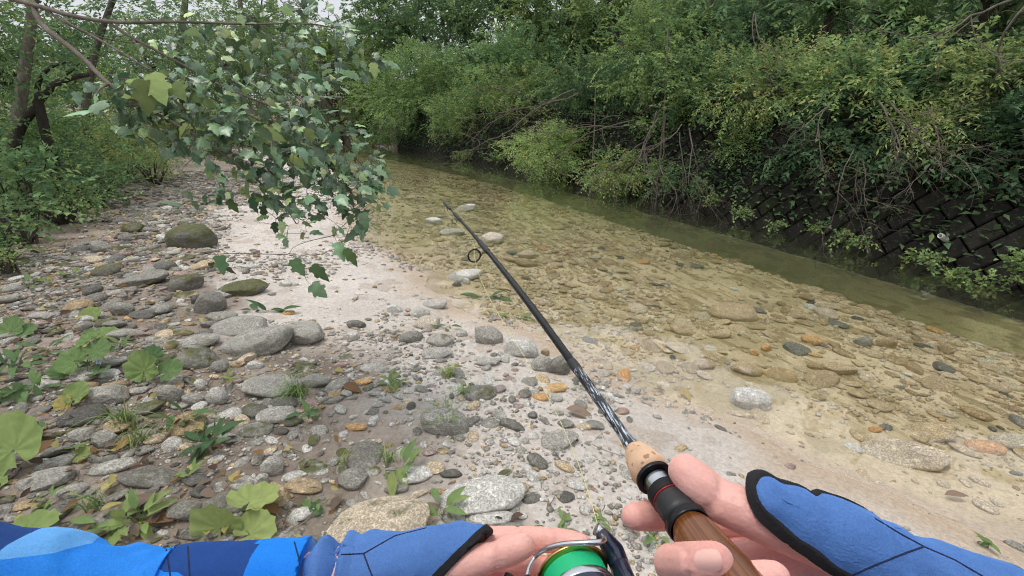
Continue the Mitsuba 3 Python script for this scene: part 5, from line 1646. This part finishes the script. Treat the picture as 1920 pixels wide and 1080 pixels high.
# ---- person
def ball(p, r, n=20):
    return MF.sphere(r, n).translate(tuple(np.asarray(p, float)))


def chain(pts, n=20):
    """pts: rows (point, radius); the hulls of each two neighbours joined."""
    return [MF.batch_hull([ball(*a, n), ball(*b, n)]) for a, b in zip(pts[:-1], pts[1:])]


def joined(parts_, length, smooth=10):
    q = MF.batch_boolean(parts_, m3.OpType.Add).refine_to_length(length).to_mesh()
    m = trimesh.Trimesh(q.vert_properties[:, :3], q.tri_verts)
    trimesh.smoothing.filter_taubin(m, lamb=.5, nu=.53, iterations=smooth)
    return m


def solid(m):
    return MF(m3.Mesh(np.asarray(m.vertices, np.float32), np.asarray(m.faces, np.uint32)))


def A(u, v, z, r):
    return (at(u, v, z), r)


L_EL, R_EL = np.array([-.39, .245, 1.11]), np.array([.465, .18, 1.05])
L_SH, R_SH = np.array([-.23, -.10, 1.37]), np.array([.23, -.10, 1.37])
# right hand, closed round the grip: thumb on top, index under the rod with its tip showing, the rest round the wood
r_thumb = chain([A(1600, 1030, .292, .018), A(1450, 975, .289, .0155), A(1395, 957, .290, .0132), A(1343, 937, .296, .0122), A(1306, 906, .300, .0124), A(1286, 884, .303, .0104)])
r_index = chain([A(1440, 985, .318, .0125), A(1345, 985, .340, .0105), A(1262, 966, .334, .0092), A(1212, 967, .322, .0092), A(1190, 968, .316, .0082)])
r_middle = chain([A(1465, 1030, .312, .0125), A(1330, 1060, .322, .0108), A(1262, 1064, .300, .0104), A(1262, 1056, .274, .0102), A(1305, 1056, .254, .0100), A(1340, 1052, .247, .0090)])
r_ring = chain([A(1500, 1070, .305, .0130), A(1370, 1110, .312, .0105), A(1320, 1128, .284, .0098), A(1345, 1112, .256, .0096), A(1420, 1090, .246, .0092), A(1450, 1084, .246, .008)])
r_little = chain([A(1560, 1130, .295, .0115), A(1440, 1190, .298, .0092), A(1400, 1195, .270, .0085), A(1460, 1180, .250, .0080), A(1490, 1172, .248, .007)])
r_palm = [MF.batch_hull([ball(*A(1440, 985, .318, .0125)), ball(*A(1465, 1030, .312, .0125)), ball(*A(1600, 1030, .295, .016)), ball(*A(1740, 1110, .290, .020))]),
          MF.batch_hull([ball(*A(1465, 1030, .312, .0125)), ball(*A(1500, 1075, .305, .0125)), ball(*A(1560, 1130, .295, .0115)), ball(*A(1740, 1110, .290, .020))])]
WR = at(1760, 1112, .290)
r_fore = chain([(WR, .020), (WR * .45 + R_EL * .55, .028), (R_EL, .034)])
right_arm = joined(r_thumb + r_index + r_middle + r_ring + r_little + r_palm + r_fore, .0028, 9)
# left hand at the reel's crank: thumb along the near side, index stretched behind it
l_thumb = chain([A(800, 1075, .372, .017), A(872, 1058, .366, .0125), A(928, 1043, .362, .0098), A(958, 1032, .360, .0102), A(980, 1024, .359, .0088)])
l_index = chain([A(880, 1020, .398, .0125), A(965, 1012, .394, .0100), A(1035, 1012, .380, .0088), A(1070, 1016, .372, .0080), A(1094, 1020, .368, .0065)])
l_middle = chain([A(870, 1050, .402, .0125), A(960, 1062, .392, .0102), A(1018, 1066, .375, .0090), A(1040, 1074, .362, .0086), A(1052, 1082, .355, .0072)])
l_ring = chain([A(860, 1085, .398, .0120), A(945, 1105, .385, .0098), A(990, 1110, .366, .0088), A(985, 1108, .352, .0076)])
l_little = chain([A(850, 1115, .388, .0110), A(925, 1145, .372, .0085), A(955, 1145, .356, .0076), A(945, 1140, .346, .0068)])
WL = at(640, 1082, .372)
l_palm = [MF.batch_hull([ball(*A(880, 1020, .398, .0125)), ball(*A(870, 1050, .402, .0125)), ball(*A(800, 1075, .372, .016)), ball(WL, .021)]),
          MF.batch_hull([ball(*A(870, 1050, .402, .0125)), ball(*A(860, 1085, .398, .012)), ball(*A(850, 1115, .388, .011)), ball(*A(800, 1075, .372, .016)), ball(WL, .021)])]
l_fore = chain([(WL, .020), A(330, 1118, .358, .024), A(0, 1110, .338, .028), (L_EL, .032)])
left_arm = joined(l_thumb + l_index + l_middle + l_ring + l_little + l_palm + l_fore, .0028, 9)

# trunk, legs and head, behind the camera
gl, gr = gz(-.14, -.15), gz(.14, -.15)
trunk = chain([(np.array([0, -.19, .95]), .135), (np.array([0, -.19, 1.10]), .12), (np.array([0, -.19, 1.27]), .125), (np.array([0, -.18, 1.36]), .10), (np.array([0, -.17, 1.47]), .058), (np.array([0, -.14, 1.56]), .056)], 16)
trunk += chain([(L_SH, .062), (np.array([0, -.19, 1.30]), .11), (R_SH, .062)], 16) + chain([(L_SH, .060), (L_EL, .040)], 16) + chain([(R_SH, .060), (R_EL, .042)], 16)
trunk += [MF.batch_hull([ball((0, -.16, 1.66), .088, 20), ball((0, -.13, 1.58), .055, 20), ball((0, -.11, 1.55), .040, 20)]), MF.batch_hull([ball((0, -.055, 1.62), .012, 12), ball((0, -.075, 1.655), .010, 12), ball((0, -.09, 1.625), .018, 12)])]
for sx, g in ((-1, gl), (1, gr)):
    trunk += chain([(np.array([sx * .09, -.19, .92]), .095), (np.array([sx * .12, -.16, g + .48]), .062), (np.array([sx * .14, -.19, g + .10]), .045), (np.array([sx * .145, -.18, g + .05]), .045), (np.array([sx * .16, -.03, g + .032]), .034)], 14)
    trunk += chain([(np.array([sx * .085, -.15, 1.64]), .016), (np.array([sx * .082, -.16, 1.60]), .012)], 10)
trunk_m = joined(trunk, .03, 4)
whole = (solid(trunk_m) + solid(right_arm) + solid(left_arm)).to_mesh()
person = thing('person', 'angler in a blue jacket and fingerless blue gloves holding a spinning rod', 'person')


def skin_col(p, n, uv):
    c = mix(C(.72, .42, .36), C(.76, .37, .32), fbm(p.x * 90.0, p.y * 90.0, p.z * 90.0, 3))
    c = mix(c, C(.60, .22, .19), smoothstep(.45, .8, fbm(p.x * 32.0, p.y * 32.0, p.z * 32.0, 2)) * .5)
    return c * (.93 + .14 * noise(p.x * 900.0, p.y * 900.0, p.z * 900.0))


def skin_bump(p, n, uv):
    return fbm(p.x * 500.0, p.y * 500.0, p.z * 500.0, 2) + .8 * fbm(p.x * 120.0, p.y * 120.0, p.z * 120.0, 2)


scene['m_skin'] = bumped({'type': 'principled', 'base_color': mikit.proc(skin_col), 'roughness': .48, 'specular': .4, 'sheen': .15}, skin_bump, .00035, 3e-4)
wv = np.array(whole.vert_properties[:, :3], float)
wf_ = np.array(whole.tri_verts)
body_m = trimesh.Trimesh(wv, wf_)
# creases across the thumbs and finger joints
def crease(u, v, z, direction, depth_, width_, reach):
    global wv
    c = at(u, v, z)
    d = norm(direction)
    e = wv - c
    q = np.exp(-((e @ d) / width_) ** 2) * (np.linalg.norm(e, axis=1) < reach)
    wv = wv - body_m.vertex_normals * (q * depth_ * 1.5)[:, None]


for (u, v, z, du, dv) in [(918, 1040, .352, 1, -.35), (926, 1038, .352, 1, -.35), (1352, 925, .284, -1, -.7), (1340, 955, .284, -1, -.6), (1272, 1052, .262, 1, 0), (1035, 1005, .372, 1, .1), (972, 1000, .384, 1, 0)]:
    crease(u, v, z, RIGHT * du - UP * dv, .0009, .0012, .016)
put(person + '__body', (wv, wf_), 'm_skin', True)
body_m = trimesh.Trimesh(wv, wf_)


def nail(u, v, d_px, w, h):
    """A finger nail where the pixel meets the skin, lying along d_px."""
    o, d = CAM, norm(ray(u, v))
    loc, _, tri = body_m.ray.intersects_location([o], [d])
    k = np.argmin(np.linalg.norm(loc - o, axis=1))
    p, n = loc[k], body_m.face_normals[tri[k]]
    D = RIGHT * d_px[0] - UP * d_px[1]
    D = norm(D - n * (D @ n)); S = np.cross(n, D)
    a, b = np.meshgrid(np.linspace(-1, 1, 11), np.linspace(-1, 1, 11), indexing='ij')
    sq = np.maximum(1e-9, np.sqrt(a * a + b * b)); mx = np.maximum(np.abs(a), np.abs(b))
    k_ = (mx / sq) ** .75
    x, y = a * k_, b * k_
    z = .0011 - .0026 * y * y - .0006 * x * x
    v_ = p + D * (x * h)[..., None] + S * (y * w)[..., None] + n * z[..., None]
    i, j = np.meshgrid(np.arange(10), np.arange(10), indexing='ij')
    q = i * 11 + j
    f = np.vstack([np.stack([q, q + 11, q + 12], -1).reshape(-1, 3), np.stack([q, q + 12, q + 1], -1).reshape(-1, 3)])
    part(person, 'nail', (v_.reshape(-1, 3), f), 'm_nail', True)


scene['m_nail'] = {'type': 'twosided', 'b': {'type': 'principled', 'base_color': rgb(.72, .43, .37), 'roughness': .25, 'specular': .5}}
nail(1328, 1050, (1, .02), .0050, .0066)


# gloves: cut off over the knuckles by a slanting opening with a black binding
def cloth_mesh(m, amp, freq, seed, pucker=None):
    v = np.array(m.vertices); n = np.array(m.vertex_normals)
    d = (meshkit.fbm(v * freq, 3, seed) - .5) * amp
    # soft folds across the sleeve
    w = meshkit.fbm(v * [26, 9, 14] + seed, 2, seed + 5)
    d += amp * .55 * (np.abs(w - .5) < .09) * np.cos((w - .5) / .09 * math.pi / 2) * -1
    if pucker is not None:
        c, ax, reach, a2, f2 = pucker
        e = (v - c) @ ax
        d += a2 * np.exp(-(e / reach) ** 2) * np.sin(f2 * e + 4 * meshkit.noise(v * 40, seed + 3))
    return trimesh.Trimesh(v + n * d[:, None], m.faces, process=False)


def plane3(a, b, c, keep):
    n = norm(np.cross(b - a, c - a))
    if (keep - a) @ n < 0:
        n = -n
    return n, float(n @ a)


def glove(spheres, cut, keep, more, wrinkle, name_label, seed, pucker, back):
    shape = joined(chain(spheres, 24) + more, .004, 8)
    shape = cloth_mesh(shape, wrinkle, 38.0, seed, pucker)
    n, off = plane3(*cut, keep)
    s = solid(shape)
    bn, bo = back
    g = s.trim_by_plane(tuple(n), off + .004) + s.trim_by_plane(tuple(bn), bo)
    # hollow it so that the opening shows the hand inside
    vi = np.array(shape.vertices) - np.array(shape.vertex_normals) * .0016
    inner = solid(trimesh.Trimesh(vi, shape.faces, process=False))
    k = part(person, 'glove', (g - inner), 'm_glove', 50, label=name_label)
    vo = np.array(shape.vertices) + np.array(shape.vertex_normals) * (.0011 + .0005 * (meshkit.noise(np.array(shape.vertices) * 500, 3)[:, None] - .5))
    outer = solid(trimesh.Trimesh(vo, shape.faces, process=False))
    band = (outer - inner).trim_by_plane(tuple(n), off).trim_by_plane(tuple(-n), -(off + .0052)).trim_by_plane(tuple(-bn), -bo)
    part(k, 'binding', band, 'm_binding', 50, label='frayed black edge binding')
    return k, shape


def seam(parent, shape, pxs, mat='m_seam', r=.00055):
    o = np.tile(CAM, (1, 1))
    pts = []
    p2 = np.asarray(pxs, float)
    t = np.concatenate([[0], np.cumsum(np.linalg.norm(np.diff(p2, axis=0), axis=1))])
    q = np.stack([np.interp(np.linspace(0, t[-1], 40), t, p2[:, k]) for k in (0, 1)], -1)
    for u, v in q:
        loc, _, tri = shape.ray.intersects_location([CAM], [norm(ray(u, v))])
        if len(loc):
            pts.append(loc[np.argmin(np.linalg.norm(loc - CAM, axis=1))])
    if len(pts) > 4:
        part(parent, 'seam', tube(np.array(pts), r, 5), mat, True)


def cloth_col(a, b, f=1600.0):
    def fn(p, n, uv):
        w = fbm(p.x * 60.0, p.y * 60.0, p.z * 60.0, 3)
        g = noise(p.x * f, p.y * f, p.z * f)
        return mix(C(*a), C(*b), w) * (.85 + .3 * g)
    return fn


def weave(p, n, uv):
    return noise(p.x * 1300.0, p.y * 1300.0, p.z * 1300.0) + 1.2 * fbm(p.x * 55.0, p.y * 55.0, p.z * 55.0, 2)


def cloth(key, a, b, sheen=.4):
    scene[key] = bumped({'type': 'principled', 'base_color': mikit.proc(cloth_col(a, b)), 'roughness': .8, 'specular': .25, 'sheen': sheen}, weave, .0004, 4e-4)


cloth('m_glove', (.060, .150, .39), (.085, .190, .47))
cloth('m_binding', (.010, .010, .012), (.022, .022, .024))
cloth('m_seam', (.012, .02, .06), (.02, .03, .08))

kr, shape_r = glove([A(1420, 948, .290, .0185), A(1480, 978, .290, .0215), A(1580, 1022, .290, .0245), A(1700, 1088, .288, .0275), (WR * .6 + R_EL * .4, .036), (R_EL, .045)],
                    (at(1416, 893, .290), at(1618, 1085, .275), at(1402, 1000, .268)), at(1600, 990, .262),
                    [MF.batch_hull([ball(*A(1600, 1030, .292, .0215)), ball(*A(1450, 972, .289, .0180))]), MF.batch_hull([ball(*A(1465, 1030, .312, .0165)), ball(*A(1600, 1030, .295, .0205)), ball(*A(1740, 1110, .290, .0245)), ball(*A(1560, 1130, .295, .0155))])], .005, 'blue fingerless glove on the hand that holds the rod', 3, None, (norm(at(1760, 1112, .29) - at(1500, 1000, .29)), float(norm(at(1760, 1112, .29) - at(1500, 1000, .29)) @ at(1625, 1060, .29))))
seam(kr, shape_r, [(1590, 1082), (1640, 1060), (1690, 1040), (1732, 1025)])
seam(kr, shape_r, [(1640, 972), (1690, 1002), (1732, 1025), (1790, 1050), (1850, 1085)])
aw = norm(WL - at(800, 1055, .372))
kl, shape_l = glove([A(895, 1038, .374, .0215), A(860, 1042, .376, .0245), A(800, 1052, .376, .0265), A(700, 1078, .374, .0290), A(600, 1092, .371, .0275), A(500, 1098, .367, .0270)],
                    (at(934, 982, .378), at(872, 1032, .350), at(826, 1082, .348)), WL,
                    [MF.batch_hull([ball(*A(880, 1020, .398, .0155)), ball(*A(870, 1050, .402, .0155)), ball(*A(850, 1115, .388, .014)), ball(*A(800, 1075, .372, .020)), ball(WL, .0245)])], .006, 'blue fingerless glove on the hand at the reel', 9, (at(610, 1080, .372), aw, .026, .0050, 380.0), (aw, float(aw @ at(760, 1060, .372))))
seam(kl, shape_l, [(640, 1040), (682, 1038), (740, 1005), (800, 990)])
seam(kl, shape_l, [(682, 1038), (690, 1060), (700, 1085)])

# jacket: trunk and sleeves; the near sleeve has a cuff
def jacket_col(p, n, uv):
    a = mix(C(.012, .17, .62), C(.020, .22, .70), fbm(p.x * 40.0, p.y * 40.0, p.z * 40.0, 2))
    b = C(.11, .33, .68)
    d = C(.008, .045, .19)
    e = C(.008, .10, .40)
    i = dr.floor((p.x + .013) / .062); j = dr.floor((p.z + p.y * .6 + .016) / .052)
    h = mikit.cell_rand(i, j, 4)
    c = dr.select(h < .30, a, dr.select(h < .58, b, dr.select(h < .80, e, d)))
    return c * (.86 + .28 * noise(p.x * 1500.0, p.y * 1500.0, p.z * 1500.0))


def cuff_col(p, n, uv):
    c = mix(C(.004, .165, .66), C(.010, .21, .74), fbm(p.x * 40.0, p.y * 40.0, p.z * 40.0, 2))
    return dr.select(uv.x > .5, C(.007, .05, .22), c) * (.88 + .24 * noise(p.x * 1500.0, p.y * 1500.0, p.z * 1500.0))


for key, fn in (('m_jacket', jacket_col), ('m_cuff', cuff_col)):
    scene[key] = bumped({'type': 'principled', 'base_color': mikit.proc(fn), 'roughness': .75, 'specular': .25, 'sheen': .4}, weave, .0004, 4e-4)
sl = joined(chain([A(330, 1114, .358, .0320), A(250, 1112, .354, .0335), A(90, 1104, .346, .0385), A(0, 1104, .338, .0375), A(-150, 1112, .325, .045), (L_EL + [0, 0, .005], .052), (L_SH, .075)], 24), .006, 8)
sl = cloth_mesh(sl, .010, 22.0, 12)
ax = norm(at(330, 1114, .358) - at(90, 1104, .346))
jk = solid(sl).trim_by_plane(tuple(-ax), float(-ax @ at(312, 1112, .358)))
tr_ = joined(chain([(np.array([0, -.20, .86]), .165), (np.array([0, -.20, 1.10]), .145), (np.array([0, -.20, 1.26]), .145), (np.array([0, -.19, 1.38]), .105), (np.array([0, -.18, 1.45]), .075)], 18) +
             chain([(L_SH, .075), (np.array([0, -.20, 1.30]), .125), (R_SH, .075)], 18) + chain([(R_SH, .075), (R_EL, .055)], 18) + chain([(R_EL, .055), (R_EL * .62 + WR * .38, .046)], 18), .012, 5)
tr_ = cloth_mesh(tr_, .010, 14.0, 13)
part(person, 'jacket', solid(tr_) + jk, 'm_jacket', 50, label='jacket in checks of several blues')
cf = joined(chain([A(566, 1098, .368, .0322), A(440, 1106, .363, .0318), A(308, 1112, .358, .0312)], 36), .004, 3)
cf = cloth_mesh(cf, .0018, 30.0, 14)
c = solid(cf).trim_by_plane(tuple(-ax), float(-ax @ at(564, 1098, .368))).trim_by_plane(tuple(ax), float(ax @ at(306, 1112, .358)))
cq = c.to_mesh(); cm = trimesh.Trimesh(cq.vert_properties[:, :3], cq.tri_verts)
cv = np.array(cm.vertices)
alongc = (cv - at(306, 1112, .358)) @ ax
mid = at(306, 1112, .358) + alongc[:, None] * ax
up_ = norm(UP - ax * (UP @ ax)); fw_ = np.cross(ax, up_); fw_ = fw_ if fw_ @ FWD > 0 else -fw_
high = (cv - mid) @ up_
navy = ((alongc < .058) & (high > .0255)).astype(float)
part(person, 'cuff', cm, 'm_cuff', True, uv=np.stack([navy, 0 * navy], -1), label='bright blue sleeve cuff with a navy band')
ck = 'person__cuff'
for q in ([(352, 1024), (354, 1050), (356, 1085)], [(552, 1016), (560, 1045), (566, 1085)], [(312, 1030), (316, 1055), (320, 1085)]):
    seam(ck, cf, q)
# trousers, boots, cap
tz = []
bz = []
for sx, g in ((-1, gl), (1, gr)):
    tz += chain([(np.array([sx * .08, -.20, .93]), .125), (np.array([sx * .12, -.165, g + .48]), .080), (np.array([sx * .14, -.19, g + .16]), .068)], 14)
    bz += chain([(np.array([sx * .14, -.19, g + .28]), .066), (np.array([sx * .145, -.19, g + .06]), .058), (np.array([sx * .16, -.03, g + .045]), .050)], 14)
gloss('m_trousers', (.05, .05, .055), .85)
gloss('m_boot', (.06, .055, .04), .6)
part(person, 'trousers', joined(tz, .02, 5), 'm_trousers', True)
for k in (0, 1):
    part(person, 'boot', joined(bz[2 * k:2 * k + 2], .015, 5), 'm_boot', True)
capm = joined([MF.batch_hull([ball((0, -.165, 1.685), .096, 18), ball((0, -.155, 1.665), .094, 18)]), MF.batch_hull([ball((-.05, -.07, 1.70), .006, 8), ball((.05, -.07, 1.70), .006, 8), ball((-.04, .0, 1.685), .005, 8), ball((.04, .0, 1.685), .005, 8)])], .015, 3)
part(person, 'cap', capm, 'm_trousers', True)
for k in list(scene):
    if k.startswith('person__cap') or k.startswith('person__trousers') or k.startswith('person__boot'):
        labels.setdefault(k, {})
